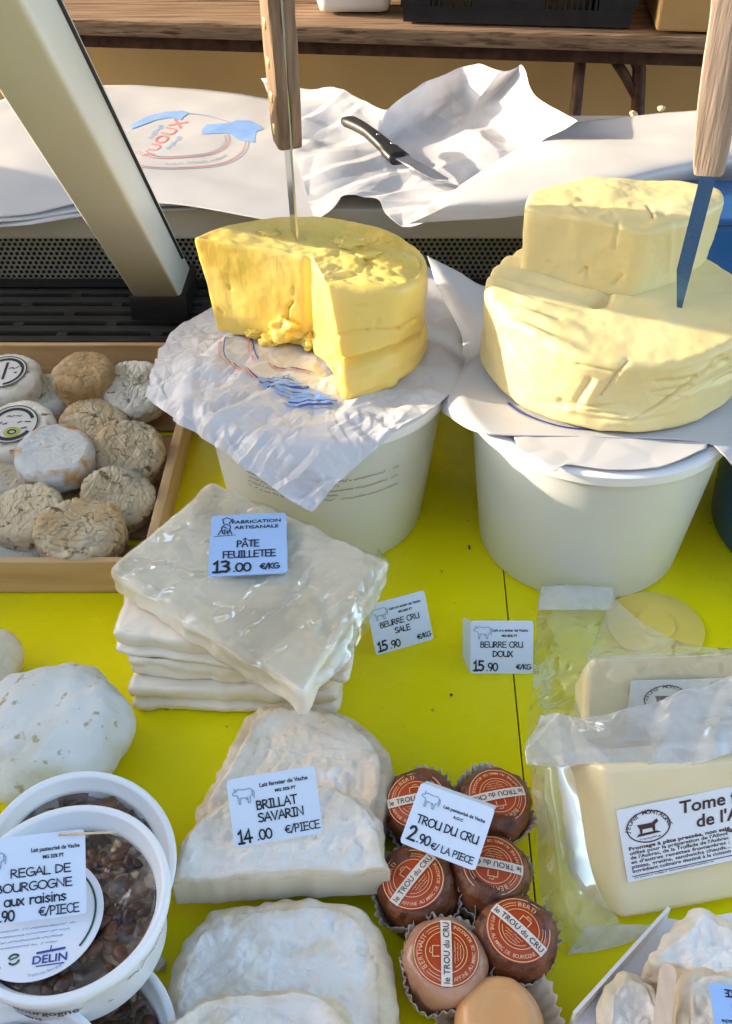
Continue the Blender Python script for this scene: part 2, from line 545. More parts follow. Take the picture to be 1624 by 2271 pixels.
def mat(name, c1, c2=None, scale=20, detail=5, lo=.35, hi=.65, rough=.5, stretch=(1, 1, 1), distort=0, bumps=(), sss=0, sssr=(.02, .01, .004),
        coat=0, coat_rough=.1, coat_bump=0, coat_scale=60, metal=0, spec=.5, extra=None, ntype='FBM', crust=None, crust_lo=.35, crust_hi=.75, transl=0, sheen=0, rough2=None):
    """Principled material. c1..c2 mixed by noise; bumps = [(scale, strength, distance, type, stretch)]; extra = [(colour, scale, lo, hi, type)] adds patches."""
    m = bpy.data.materials.new(name)
    m.use_nodes = True
    nt = m.node_tree; N = nt.nodes; K = nt.links
    b = N['Principled BSDF']
    tc = N.new('ShaderNodeTexCoord')
    def tex(scale, detail, ntype='FBM', stretch=(1, 1, 1), distort=0):
        mp = N.new('ShaderNodeMapping'); mp.inputs['Scale'].default_value = stretch
        K.new(tc.outputs['Object'], mp.inputs[0])
        t = N.new('ShaderNodeTexNoise'); t.noise_type = ntype
        t.inputs['Scale'].default_value = scale; t.inputs['Detail'].default_value = detail
        t.inputs['Distortion'].default_value = distort
        K.new(mp.outputs[0], t.inputs['Vector'])
        return t.outputs[0]
    def ramp(src, lo, hi):
        r = N.new('ShaderNodeMapRange'); r.inputs[1].default_value = lo; r.inputs[2].default_value = hi
        K.new(src, r.inputs[0]); return r.outputs[0]
    def mix(f, a, c):
        x = N.new('ShaderNodeMix'); x.data_type = 'RGBA'
        K.new(f, x.inputs[0])
        for s, i in ((a, 6), (c, 7)):
            if isinstance(s, tuple): x.inputs[i].default_value = (*s, 1)
            else: K.new(s, x.inputs[i])
        return x.outputs[2]
    col = c1
    if c2:
        col = mix(ramp(tex(scale, detail, ntype, stretch, distort), lo, hi), c1, c2)
    for e in (extra or []):
        col = mix(ramp(tex(e[1], 5, e[4] if len(e) > 4 else 'FBM', e[5] if len(e) > 5 else (1, 1, 1)), e[2], e[3]), col, e[0])
    if crust:
        at = N.new('ShaderNodeAttribute'); at.attribute_name = 'crust'
        ad = N.new('ShaderNodeMath'); ad.operation = 'ADD'
        ns = N.new('ShaderNodeMath'); ns.operation = 'MULTIPLY_ADD'; ns.inputs[1].default_value = 1.1; ns.inputs[2].default_value = -.55
        K.new(tex(45, 5), ns.inputs[0]); K.new(at.outputs['Fac'], ad.inputs[0]); K.new(ns.outputs[0], ad.inputs[1])
        col = mix(ramp(ad.outputs[0], crust_lo, crust_hi), col, crust)
    if isinstance(col, tuple): b.inputs['Base Color'].default_value = (*col, 1)
    else: K.new(col, b.inputs['Base Color'])
    b.inputs['Roughness'].default_value = rough
    if rough2 is not None:
        rr = N.new('ShaderNodeMapRange'); rr.inputs[1].default_value = .3; rr.inputs[2].default_value = .7
        rr.inputs[3].default_value = rough; rr.inputs[4].default_value = rough2
        K.new(tex(scale * 1.7, 4), rr.inputs[0]); K.new(rr.outputs[0], b.inputs['Roughness'])
    b.inputs['Metallic'].default_value = metal
    b.inputs['Specular IOR Level'].default_value = spec
    if sheen: b.inputs['Sheen Weight'].default_value = sheen
    nrm = None
    for bp in bumps:
        s, st, di = bp[:3]
        h = tex(s, 6, bp[3] if len(bp) > 3 else 'FBM', bp[4] if len(bp) > 4 else (1, 1, 1), bp[5] if len(bp) > 5 else 0)
        n = N.new('ShaderNodeBump'); n.inputs['Strength'].default_value = st; n.inputs['Distance'].default_value = di
        K.new(h, n.inputs['Height'])
        if nrm: K.new(nrm, n.inputs['Normal'])
        nrm = n.outputs[0]
    if nrm: K.new(nrm, b.inputs['Normal'])
    if sss:
        b.inputs['Subsurface Weight'].default_value = sss
        b.inputs['Subsurface Radius'].default_value = (1, .6, .3)
        b.inputs['Subsurface Scale'].default_value = sssr[0]
    if coat:
        b.inputs['Coat Weight'].default_value = coat
        b.inputs['Coat Roughness'].default_value = coat_rough
        if coat_bump:
            n = N.new('ShaderNodeBump'); n.inputs['Strength'].default_value = coat_bump; n.inputs['Distance'].default_value = .004
            K.new(tex(coat_scale, 4, 'RIDGED_MULTIFRACTAL', (1, 1, 1), .6), n.inputs['Height'])
            K.new(n.outputs[0], b.inputs['Coat Normal'])
    if transl:
        tr = N.new('ShaderNodeBsdfTranslucent')
        if isinstance(col, tuple): tr.inputs[0].default_value = (*col, 1)
        else: K.new(col, tr.inputs[0])
        mx = N.new('ShaderNodeMixShader'); mx.inputs[0].default_value = transl
        K.new(b.outputs[0], mx.inputs[1]); K.new(tr.outputs[0], mx.inputs[2])
        K.new(mx.outputs[0], N['Material Output'].inputs[0])
    return m

def film(name, milk=.06, gloss=.5, rough=.12, bscale=50, bstr=.6, tint=(.97, .98, .97), milkcol=(.85, .86, .88), bdist=.004, patch=0):
    m = bpy.data.materials.new(name); m.use_nodes = True
    nt = m.node_tree; N = nt.nodes; K = nt.links
    N.remove(N['Principled BSDF'])
    tc = N.new('ShaderNodeTexCoord')
    t = N.new('ShaderNodeTexNoise'); t.noise_type = 'RIDGED_MULTIFRACTAL'
    t.inputs['Scale'].default_value = bscale; t.inputs['Detail'].default_value = 3; t.inputs['Distortion'].default_value = .8
    K.new(tc.outputs['Object'], t.inputs['Vector'])
    bp = N.new('ShaderNodeBump'); bp.inputs['Strength'].default_value = bstr; bp.inputs['Distance'].default_value = bdist
    K.new(t.outputs[0], bp.inputs['Height'])
    tr = N.new('ShaderNodeBsdfTransparent'); tr.inputs[0].default_value = (*tint, 1)
    gl = N.new('ShaderNodeBsdfGlossy'); gl.inputs['Roughness'].default_value = rough; gl.inputs[0].default_value = (1, 1, 1, 1)
    K.new(bp.outputs[0], gl.inputs['Normal'])
    df = N.new('ShaderNodeBsdfDiffuse'); df.inputs[0].default_value = (*milkcol, 1)
    tl = N.new('ShaderNodeBsdfTranslucent'); tl.inputs[0].default_value = (*milkcol, 1)
    md = N.new('ShaderNodeMixShader'); md.inputs[0].default_value = .4
    K.new(df.outputs[0], md.inputs[1]); K.new(tl.outputs[0], md.inputs[2])
    m1 = N.new('ShaderNodeMixShader'); m1.inputs[0].default_value = milk
    if patch:
        n2 = N.new('ShaderNodeTexNoise'); n2.inputs['Scale'].default_value = 22; n2.inputs['Detail'].default_value = 4
        K.new(tc.outputs['Object'], n2.inputs['Vector'])
        mr = N.new('ShaderNodeMapRange'); mr.inputs[1].default_value = .4; mr.inputs[2].default_value = .68
        mr.inputs[3].default_value = milk; mr.inputs[4].default_value = patch
        K.new(n2.outputs[0], mr.inputs[0]); K.new(mr.outputs[0], m1.inputs[0])
    K.new(tr.outputs[0], m1.inputs[1]); K.new(md.outputs[0], m1.inputs[2])
    lw = N.new('ShaderNodeLayerWeight'); lw.inputs[0].default_value = .5
    K.new(bp.outputs[0], lw.inputs['Normal'])
    m2 = N.new('ShaderNodeMixShader')
    mu = N.new('ShaderNodeMath'); mu.operation = 'MULTIPLY_ADD'; mu.inputs[1].default_value = gloss; mu.inputs[2].default_value = .02; mu.use_clamp = True
    K.new(lw.outputs['Facing'], mu.inputs[0]); K.new(mu.outputs[0], m2.inputs[0]); K.new(m1.outputs[0], m2.inputs[1]); K.new(gl.outputs[0], m2.inputs[2])
    K.new(m2.outputs[0], N['Material Output'].inputs[0])
    return m

# ------------------------------------------------------------------ materials
M_ = {}
M_['yellow'] = mat('yellow_plastic', (.84, .745, .002), (.87, .75, .002), 5, 3, rough=.20, spec=.28, bumps=[(9, .06, .004), (180, .05, .0004, 'FBM', (.3, 3, 1))], rough2=.36, extra=[((.66, .58, .02), 3.5, .52, .75), ((.45, .38, .03), 130, .70, .74)])
M_['paving'] = mat('paving', (.2, .18, .15), (.3, .27, .22), 6, 6, rough=.9, bumps=[(30, .4, .01)])
M_['beige_paint'] = mat('beige_paint', (.70, .68, .60), (.73, .71, .63), 14, 4, rough=.38, bumps=[(60, .05, .001)])
M_['apron'] = mat('grey_beige_steel', (.40, .37, .30), (.46, .43, .36), 7, 4, rough=.45)
M_['perf'] = mat('perforated_steel', (.30, .29, .25), (.38, .37, .31), 40, 4, rough=.4, metal=.5)
M_['black'] = mat('black_plastic', (.012, .012, .013), (.02, .02, .021), 30, 3, rough=.35)
M_['grille'] = mat('dark_grille', (.035, .033, .03), (.055, .052, .046), 25, 4, rough=.38)
M_['void'] = mat('dark_inside', (.006, .006, .006), rough=.9)
M_['rubber'] = mat('black_rubber', (.015, .015, .015), rough=.6)
M_['paper'] = mat('wax_paper', (.64, .635, .66), (.69, .685, .70), 18, 4, rough=.42, spec=.4, bumps=[(70, .35, .002, 'RIDGED_MULTIFRACTAL')], transl=.22)
M_['paper_crumpled'] = mat('crumpled_paper', (.68, .675, .70), (.74, .735, .76), 18, 4, rough=.36, spec=.5, bumps=[(40, .2, .003), (190, .2, .0008)], transl=.2)
M_['paper_smooth'] = mat('smooth_paper', (.66, .655, .67), (.70, .695, .71), 12, 3, rough=.4, spec=.4, bumps=[(20, .1, .003)], transl=.25)
M_['bucket'] = mat('white_bucket_plastic', (.78, .75, .70), (.82, .79, .74), 6, 3, rough=.36, sss=.4, sssr=(.02,), bumps=[(120, .03, .0006)])
M_['lid'] = mat('white_lid_plastic', (.82, .82, .82), rough=.28)
M_['blue'] = mat('blue_plastic', (.012, .09, .28), (.015, .11, .33), 10, 3, rough=.35)
M_['butter'] = mat('salted_butter', (.84, .60, .12), (.88, .70, .22), 14, 6, rough=.34, coat=.12, coat_rough=.2, sss=.3, sssr=(.012,), spec=.4, bumps=[(38, .18, .003), (150, .2, .0008), (210, .3, .0007, 'FBM', (2.5, 2.5, .25))])
M_['butter_pale'] = mat('pale_butter', (.81, .655, .29), (.85, .73, .39), 12, 5, rough=.44, sss=.3, sssr=(.012,), spec=.4, bumps=[(30, .12, .003), (140, .16, .0008), (190, .3, .0007, 'FBM', (.3, 1, 3))])
M_['crumb'] = mat('bread_crumb', (.7, .5, .25), (.8, .65, .4), 90, 3, rough=.8)
M_['steel'] = mat('blade_steel', (.55, .55, .55), (.62, .62, .63), 60, 3, rough=.2, metal=1, stretch=(1, 1, .1))
M_['steel_reflect_blue'] = mat('blue_reflection_steel', (.05, .13, .33), (.09, .19, .42), 30, 5, rough=.16, rough2=.34, metal=1, stretch=(1, 1, .08), bumps=[(80, .15, .0006, 'FBM', (3, 3, .1))])  # the blade's blue reflection is put into the steel's base colour
M_['brass'] = mat('brass_rivet', (.72, .58, .28), rough=.35, metal=.8)
M_['wood_handle'] = mat('brown_handle_wood', (.12, .065, .038), (.27, .175, .11), 40, 7, .3, .7, rough=.6, stretch=(5, 5, .35), bumps=[(60, .5, .002, 'FBM', (5, 5, .35))])
M_['wood_pale'] = mat('pale_handle_wood', (.44, .33, .26), (.29, .21, .165), 34, 7, .35, .7, rough=.65, stretch=(5, 5, .3), bumps=[(60, .6, .002, 'FBM', (5, 5, .3))], extra=[((.2, .13, .1), 55, .62, .72, 'FBM', (6, 6, .3))])
M_['crate_wood'] = mat('poplar_crate_wood', (.50, .30, .13), (.62, .41, .20), 24, 6, rough=.7, stretch=(.25, 3, 3), distort=.4, bumps=[(60, .35, .001, 'FBM', (.25, 3, 3))])
M_['crate_wood_side'] = mat('crate_side_wood', (.50, .32, .15), (.60, .41, .22), 24, 6, rough=.7, stretch=(3, .25, 3), distort=.4, bumps=[(60, .35, .001, 'FBM', (3, .25, 3))])
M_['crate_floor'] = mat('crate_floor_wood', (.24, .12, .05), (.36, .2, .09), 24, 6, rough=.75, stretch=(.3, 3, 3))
M_['bench_wood'] = mat('weathered_plank', (.18, .105, .06), (.34, .22, .135), 14, 8, .3, .7, rough=.8, stretch=(.35, 6, 6), distort=.8, bumps=[(30, .8, .004, 'FBM', (.3, 6, 6))], extra=[((.08, .04, .02), 20, .54, .66, 'FBM', (.3, 7, 7))])
M_['rust'] = mat('rusty_tube', (.07, .035, .025), (.14, .07, .05), 40, 5, rough=.6, metal=.3)
M_['wall'] = mat('ochre_wall', (.42, .29, .13), (.52, .37, .18), 2.5, 5, rough=.8, bumps=[(40, .2, .003)], extra=[((.62, .33, .08), 5, .64, .76)])
M_['crate_black'] = mat('black_crate_plastic', (.012, .012, .016), (.02, .02, .026), 30, 3, rough=.4)
M_['cardboard'] = mat('cardboard', (.42, .25, .09), (.48, .30, .12), 8, 4, rough=.75)
M_['white_tub'] = mat('white_tub_plastic', (.72, .72, .74), rough=.35)
M_['card'] = mat('price_card', (.66, .76, .90), (.69, .79, .92), 8, 3, rough=.35, spec=.4)
M_['card_blue'] = mat('blue_price_card', (.34, .53, .86), (.37, .56, .88), 8, 3, rough=.35)
M_['ink'] = mat('black_ink', (.01, .01, .014), rough=.6)
M_['ink_grey'] = mat('grey_blue_ink', (.28, .36, .46), rough=.6)
M_['ink_blue'] = mat('blue_ink', (.20, .36, .72), (.26, .43, .78), 40, 3, rough=.6)
M_['ink_red'] = mat('faded_red_ink', (.66, .24, .22), rough=.6)
M_['ink_navy'] = mat('navy_ink', (.03, .06, .30), rough=.6)
M_['ink_green'] = mat('green_ink', (.01, .09, .04), rough=.6)
M_['ink_brown'] = mat('brown_ink', (.06, .02, .015), rough=.6)

# ------------------------------------------------------------------ ground, wall, added sun screen
g = bmesh.new()
for x, y in ((-120, -120), (120, -120), (120, 120), (-120, 120)):
    g.verts.new((x, y, -.9))
g.verts.ensure_lookup_table(); g.faces.new(g.verts)
o = build('ground', g, M_['paving']); o['kind'] = 'structure'

BROT = Matrix.Translation((0, 2.0, 0)) @ Matrix.Rotation(R(-6.5), 4, 'Z') @ Matrix.Translation((0, -2.0, 0))
bm = bmesh.new(); add_box(bm, (-3, 2.62, -.9), (3, 2.72, 1.1), BROT, .01)
o = build('back_wall', bm, M_['wall'], smooth=False)
tag(o, 'ochre painted wall behind the wooden bench, crates and worktop', 'wall')

# unseen canvas screen added at left; stepped top keeps low sun off the counter front
side = empty('added_sun_screen', (-1.5, .2, -.9), 'grey canvas screen added out of view at left to block the low sun', 'screen')
M_['canvas'] = mat('sun_screen_canvas', (.3, .3, .3), (.36, .36, .35), 30, 4, rough=.9)
bm = bmesh.new()
top = [(-1.6, 1.0), (.76, .84), (.82, .74), (.87, .56), (1.25, .53), (1.36, .47), (1.44, .40), (1.75, .37)]
SCR = [(y, z) for y, z in top]
a = [[bm.verts.new((x, y, zz)) for x in (-1.5, -1.49)] for y, z in SCR for zz in (-.9, z)]
for i in range(len(SCR) - 1):
    b0, t0, b1, t1 = a[2 * i], a[2 * i + 1], a[2 * i + 2], a[2 * i + 3]
    for k in (0, 1): bm.faces.new((b0[k], b1[k], t1[k], t0[k]))
    bm.faces.new((t0[0], t1[0], t1[1], t0[1])); bm.faces.new((b0[0], b0[1], b1[1], b1[0]))
bm.faces.new((a[0][0], a[1][0], a[1][1], a[0][1])); bm.faces.new((a[-2][0], a[-2][1], a[-1][1], a[-1][0]))
build('canvas', bm, M_['canvas'], side, smooth=False)
for y, z in ((-1.58, 1.01), (1.74, .40)):
    bm = bmesh.new(); add_tube(bm, [(-1.47, y, -.9), (-1.47, y, z)], .014)
    build('pole', bm, M_['rust'], side)

aw = empty('awning', (0, 1.2, 1.5), 'cream canvas awning stretched over the stall on thin poles', 'awning')
M_['awning'] = mat('cream_canvas', (.40, .37, .33), (.44, .41, .37), 20, 4, rough=.9, transl=.2)
bm = bmesh.new()
gx, gy = 24, 30
vv = [[bm.verts.new((-1.6 + 3.4 * i / gx, -.0 + .44 + 2.6 * j / gy, 1.42 + .14 * j / gy + .012 * math.sin(i * 1.9) * math.sin(j * .8))) for i in range(gx + 1)] for j in range(gy + 1)]
for j in range(gy):
    for i in range(gx): bm.faces.new((vv[j][i], vv[j][i + 1], vv[j + 1][i + 1], vv[j + 1][i]))
o = build('canvas', bm, M_['awning'], aw); sm = o.modifiers.new('thickness', 'SOLIDIFY'); sm.thickness = .002
for x, y in ((-1.58, 3.0), (1.78, 3.0), (1.78, .46), (-1.58, .46)):
    bm = bmesh.new(); add_tube(bm, [(x, y, -.9), (x, y, 1.41)], .014)
    build('pole', bm, M_['rust'], aw)

# the house across the narrow market street, behind the photographer
hs = empty('street_house', (0, -5.2, -.9), 'beige rendered house across the market street, facing the stall', 'house')
M_['render'] = mat('beige_render', (.30, .29, .28), (.36, .35, .34), 3, 6, rough=.9, bumps=[(30, .3, .004)])
bm = bmesh.new()
xs = [-9, -7.6, -6.5, -4.6, -3.5, -1.6, -.5, 1.4, 2.5, 4.4, 5.5, 7.4, 9]
for (z0_, z1_, win) in ((-.9, .1, 0), (.1, 1.8, 1), (1.8, 3.0, 0), (3.0, 4.6, 1), (4.6, 5.2, 0)):
    if win:
        for i in range(0, len(xs) - 1, 2): add_box(bm, (xs[i], -5.5, z0_), (xs[i + 1], -5.2, z1_))
    else: add_box(bm, (-9, -5.5, z0_), (9, -5.2, z1_))
build('wall', bm, M_['render'], hs, smooth=False)
bm = bmesh.new(); add_box(bm, (-9.1, -5.6, 5.202), (9.1, -5.0, 5.4)); build('cornice', bm, M_['render'], hs, smooth=False)
for z0_, z1_ in ((.1, 1.8), (3.0, 4.6)):
    for i in range(1, len(xs) - 1, 2):
        bm = bmesh.new()
        for fx0, fx1, fz0, fz1 in ((xs[i], xs[i] + .07, z0_, z1_), (xs[i + 1] - .07, xs[i + 1], z0_, z1_), (xs[i] + .071, xs[i + 1] - .071, z0_, z0_ + .07), (xs[i] + .071, xs[i + 1] - .071, z1_ - .07, z1_)):
            add_box(bm, (fx0 + .001, -5.42, fz0 + .001), (fx1 - .001, -5.36, fz1 - .001))
        w = build('window', bm, M_['lid'], hs, smooth=False)
        bm = bmesh.new(); add_box(bm, (xs[i] + .07, -5.40, z0_ + .07), (xs[i + 1] - .07, -5.39, z1_ - .07)); build('pane', bm, M_['void'], w, smooth=False)

# ------------------------------------------------------------------ display counter
ctr = empty('display_counter', (0, .6, -.9), 'display counter with yellow plastic top and grey vent panels at the back', 'counter')
s0, s1 = P(1117, 1265, 0), P(1186, 1980, 0)
def seam_x(y, d=0): return s0.x + (s1.x - s0.x) * (y - s0.y) / (s1.y - s0.y) + d
t0 = P(1455, 1345, 0)
for xl, xr in ((lambda y: -.95, lambda y: seam_x(y, -.0006)), (lambda y: seam_x(y, .0006), lambda y: .95)):
    bm = bmesh.new()
    ys = (.12, 1.0)
    vs = [bm.verts.new((f(y), y, z)) for z in (-.004, 0) for f, y in ((xl, .12), (xr, .12), (xr, 1.0), (xl, 1.0))]
    for f in ((3, 2, 1, 0), (4, 5, 6, 7), (0, 1, 5, 4), (1, 2, 6, 5), (2, 3, 7, 6), (3, 0, 4, 7)):
        bm.faces.new([vs[i] for i in f])
    build('yellow_sheet', bm, M_['yellow'], ctr, smooth=False)
bm = bmesh.new(); add_box(bm, (-.95, .12, -.9), (.95, 1.0, -.0045)); add_box(bm, (-.95, 1.002, -.9), (.95, 1.46, .0))
build('counter_body', bm, M_['void'], ctr, smooth=False)
# slotted grille: bars and webs between staggered slots, sloping up to the back
gy0, gy1, gz0, gz1 = 1.004, 1.125, .024, .036
def gp(x, y, h): return (x, y, gz0 + (gz1 - gz0) * (y - gy0) / (gy1 - gy0) + h)
bm = bmesh.new()
rows = 6
rh = (gy1 - gy0) / rows
for r in range(rows + 1):
    y = gy0 + r * rh
    lo, hi = max(y - rh * .31, gy0 - .003), min(y + rh * .31, gy1 + .003)
    zz = gp(0, y, 0)[2]
    add_box(bm, (-.95, lo, zz - .006), (.95, hi, zz), None, .0012)
for r in range(rows):
    y = gy0 + (r + .5) * rh
    zz = gp(0, y, 0)[2]
    x = -.95 + (.055 if r % 2 else 0)
    while x < .95:
        add_box(bm, (x, y - rh * .2, zz - .006), (x + .012, y + rh * .2, zz - .0008)); x += .108
build('slotted_grille', bm, M_['grille'], ctr, smooth=False)
bm = bmesh.new(); add_box(bm, (-.95, 1.003, .001), (.95, 1.13, .014)); add_box(bm, (-.95, 1.152, .001), (.95, 1.17, .094))
build('grille_backing', bm, M_['void'], ctr, smooth=False)
# perforated panel: hexagonal cells each with a round hole
bm = bmesh.new()
cell = .0068; Yp = 1.14
nx = int(1.1 / cell); nz = 9
z0p = .046
for j in range(nz):
    for i in range(-nx // 2, nx // 2):
        cx = (i + .5 * (j % 2)) * cell; cz = z0p + j * cell * .866
        o6 = []; i6 = []
        for k in range(6):
            a = R(30 + 60 * k)
            o6.append(bm.verts.new((cx + cell / 1.732 * math.cos(a), Yp, cz + cell / 1.732 * math.sin(a))))
            i6.append(bm.verts.new((cx + cell * .36 * math.cos(a), Yp, cz + cell * .36 * math.sin(a))))
        for k in range(6):
            bm.faces.new((o6[k], o6[(k + 1) % 6], i6[(k + 1) % 6], i6[k]))
build('perforated_panel', bm, M_['perf'], ctr, smooth=False)
bm = bmesh.new(); add_box(bm, (-.95, 1.128, .0375), (.95, 1.15, .0425)); build('rail', bm, M_['rubber'], ctr, smooth=False)
bm = bmesh.new(); add_box(bm, (-.95, 1.125, .1), (.95, 1.16, .137), None, .003); build('apron', bm, M_['apron'], ctr, smooth=False)
bm = bmesh.new(); add_box(bm, (-.95, 1.161, .1), (.95, 1.465, .134), None, .002)
M_['worktop'] = mat('grey_worktop', (.16, .17, .2), (.2, .21, .24), 9, 4, rough=.4)
build('worktop', bm, M_['worktop'], ctr, smooth=False)

# ------------------------------------------------------------------ slanting support post on its black foot
post = empty('support_post', (-.237, 1.085, .036), 'beige metal post slanting up from a black foot at the left', 'post')
pb, pt = Vector((-.237, 1.075, .068)), Vector((-.246, .745, .44))
d = (pt - pb).normalized()
top_p = pb + d * .85
xw, th = .0275, .058
bm = bmesh.new()
side_v = Vector((0, -d.z, d.y))            # perpendicular, towards the back and up when flipped
if side_v.y < 0: side_v = -side_v
pb = pb + side_v * .006; top_p = top_p + side_v * .006
def prof(c, flat):
    out = []
    for sx, sy in ((-1, -1), (1, -1), (1, 1), (-1, 1)):
        for k in range(5):
            a = {(-1, -1): 180, (1, -1): 270, (1, 1): 0, (-1, 1): 90}[(sx, sy)] + 90 * k / 4
            rr = .006
            lx = sx * (xw - rr) + rr * math.cos(R(a)); ly = sy * (th / 2 - rr) + rr * math.sin(R(a))
            v = Vector((c.x + lx, c.y, c.z)) + side_v * ly
            if flat is not None:
                v = v + d * ((flat - v.z) / d.z)
            out.append(bm.verts.new(v))
    return out
r0, r1 = prof(pb, .068), prof(top_p, None)
for k in range(len(r0)):
    bm.faces.new((r0[k], r0[(k + 1) % len(r0)], r1[(k + 1) % len(r0)], r1[k]))
bm.faces.new(r0); bm.faces.new(r1)
autosmooth(build('shaft', bm, M_['beige_paint'], post), 50)
bm = bmesh.new()
e = Vector((xw + .0005, 0, 0)) + side_v * (th * .30)
add_tube(bm, [pb + e + d * .02, top_p + e], .0022, 6)
build('rubber_seal', bm, M_['rubber'], post)
bm = bmesh.new(); add_box(bm, (-.270, 1.046, .0355), (-.204, 1.130, .0675), None, .004)
autosmooth(build('foot', bm, M_['black'], post), 30)

# ------------------------------------------------------------------ wooden bench with its load, behind
def bp(px, py, Y): return PD(px, py, Y)
bench = empty('wooden_bench', (0, 2.1, -.9), 'weathered plank bench on rusty tube legs behind the worktop', 'bench')
ZB = .125
bm = bmesh.new()
rb = random.Random(3)
ybs = [(1.985, 2.16), (2.164, 2.34), (2.344, 2.5)]
for a0, a1 in ybs:
    add_box(bm, (-1.4, a0, ZB - .03), (1.4, a1, ZB + rb.uniform(-.002, .002)), BROT, .006)
build('plank_top', bm, M_['bench_wood'], bench, smooth=False)
bm = bmesh.new(); add_box(bm, (-1.4, 2.03, ZB - .062), (1.4, 2.06, ZB - .032), BROT, .003)
build('steel_rail', bm, M_['rust'], bench, smooth=False)
for (pts, r) in (([(1290, 108), (1268, 330), (1258, 420)], .011), ([(1345, 105), (1385, 165), (1412, 215)], .0095), ([(1400, 108), (1418, 150), (1412, 330), (1408, 420)], .013)):
    bm = bmesh.new()
    add_tube(bm, [PD(x, y, 2.02) for x, y in pts], r, 12)
    build('leg', bm, M_['rust'], bench)
for xx in (-1.3, -.75):
    bm = bmesh.new(); add_tube(bm, [(xx, 2.2, -.9), (xx, 2.2, ZB - .04)], .013)
    build('leg', bm, M_['rust'], bench)

tub0 = empty('white_tub', PD(785, 50, 2.06), 'plain white plastic tub standing on the plank bench', 'tub')
c = PD(785, 52, 2.06); zt = ZB + .002
bm = bmesh.new()
add_box(bm, (-.068, -.05, 0), (.068, .05, .12), Matrix.Translation((c.x, 2.12, zt)), .018)
for v in bm.verts:
    f = (v.co.z - zt) / .12
    v.co.x = c.x + (v.co.x - c.x) * (1 + .12 * f)
build('tub_body', bm, M_['white_tub'], tub0)
bm = bmesh.new(); add_box(bm, (-.084, -.062, .121), (.084, .062, .13), Matrix.Translation((c.x, 2.12, zt)), .004)
build('tub_rim', bm, M_['white_tub'], tub0)

# black slotted crate
l, r_ = PD(897, 72, 2.03), PD(1400, 84, 1.97)
bc = empty('black_crate', ((l.x + r_.x) / 2, 2.1, ZB), 'black plastic crate with slotted sides on the bench', 'crate')
bm = bmesh.new()
W_ = r_.x - l.x
CM = BROT @ Matrix.Translation((l.x - .005, 2.02, ZB + .003))
def crate_wall(bm, M, L, H):
    add_box(bm, (0, 0, 0), (L, .008, H * .16), M); add_box(bm, (0, 0, H * .56), (L, .008, H), M)
    n = int(L / .0105)
    for k in range(n + 1):
        x = k / n * L
        q = (x / L * 3.4) % 1
        wide = .0045 if (.12 < x / L < .30 or .62 < x / L < .86) else .0112
        add_box(bm, (x - wide / 2, .001, H * .155), (x + wide / 2, .007, H * .565), M)
crate_wall(bm, CM, W_, .17)
crate_wall(bm, CM @ Matrix.Translation((0, .3, 0)), W_, .17)
add_box(bm, (.0, .0085, .0), (.008, .2995, .17), CM); add_box(bm, (W_ - .008, .0085, 0), (W_, .2995, .17), CM)
build('crate_shell', bm, M_['crate_black'], bc, smooth=False)
bm = bmesh.new(); add_box(bm, (.009, .009, .001), (W_ - .009, .299, .006), CM)
build('crate_floor', bm, M_['crate_black'], bc, smooth=False)
bm = bmesh.new(); add_box(bm, (-.004, -.004, .1705), (W_ + .004, .312, .18), CM, .002)
build('crate_rim', bm, M_['crate_black'], bc, smooth=False)

l = PD(1452, 98, 1.95)
cb = empty('cardboard_box', (l.x + .12, 2.05, ZB), 'brown cardboard box on the right end of the bench', 'box')
bm = bmesh.new(); add_box(bm, (0, 0, .004), (.36, .28, .26), BROT @ Matrix.Translation((l.x, 2.0, ZB)), .004)
build('box_body', bm, M_['cardboard'], cb, smooth=False)
bm = bmesh.new(); add_box(bm, (-.002, -.004, .2), (.362, -.0005, .262), BROT @ Matrix.Translation((l.x, 2.0, ZB)))
build('flap', bm, M_['cardboard'], cb, smooth=False)

# blue tubs at the right
def bucket_prof(r0, r1, h, t=.003):
    return [(r0 - .006, 0), (r0 - .002, .001), (r0, .005), (r0 + (r1 - r0) * .5, h * .5), (r1, h), (r1 + .004, h + .0005), (r1 + .004, h + .006), (r1 - t, h + .006), (r1 - t, h), (r0 - t, .006), (.002, .006)]
bb = empty('blue_tub', (.428, .715, 0), 'blue plastic tub at the right edge beside the white bucket', 'tub')
bm = bmesh.new(); add_lathe(bm, bucket_prof(.108, .115, .12), 80, Matrix.Translation((.428, .715, 0)))
autosmooth(build('tub_body', bm, M_['blue'], bb), 40)
bm = bmesh.new(); add_lathe(bm, [(.1, .1262), (.119, .1262), (.119, .132), (.117, .134), (.01, .134)], 80, Matrix.Translation((.428, .715, 0)))
autosmooth(build('lid', bm, M_['blue'], bb), 40)
bx = empty('blue_box', (.45, 1.06, 0), 'dark blue plastic box behind the pale butter at right', 'box')
bl = PD(1556, 487, 1.0)
bm = bmesh.new(); add_box(bm, (bl.x, 1.0, .0415), (bl.x + .3, 1.10, bl.z - .006), None, .006)
build('box_body', bm, M_['blue'], bx, smooth=False)
bm = bmesh.new(); add_box(bm, (bl.x - .004, .996, bl.z - .0055), (bl.x + .304, 1.104, bl.z + .002), None, .003)
build('box_rim', bm, M_['blue'], bx, smooth=False)

# ------------------------------------------------------------------ wrapping paper on the worktop
ZW = .137
def paper_disp(a1, s1, a2, s2):
    def f(p, u, v):
        return a1 * fbm(p, s1, 3) + a2 * folds(p, s2)
    return f
def gauss(x, y, cx, cy, r): return math.exp(-((x - cx) ** 2 + (y - cy) ** 2) / r / r)

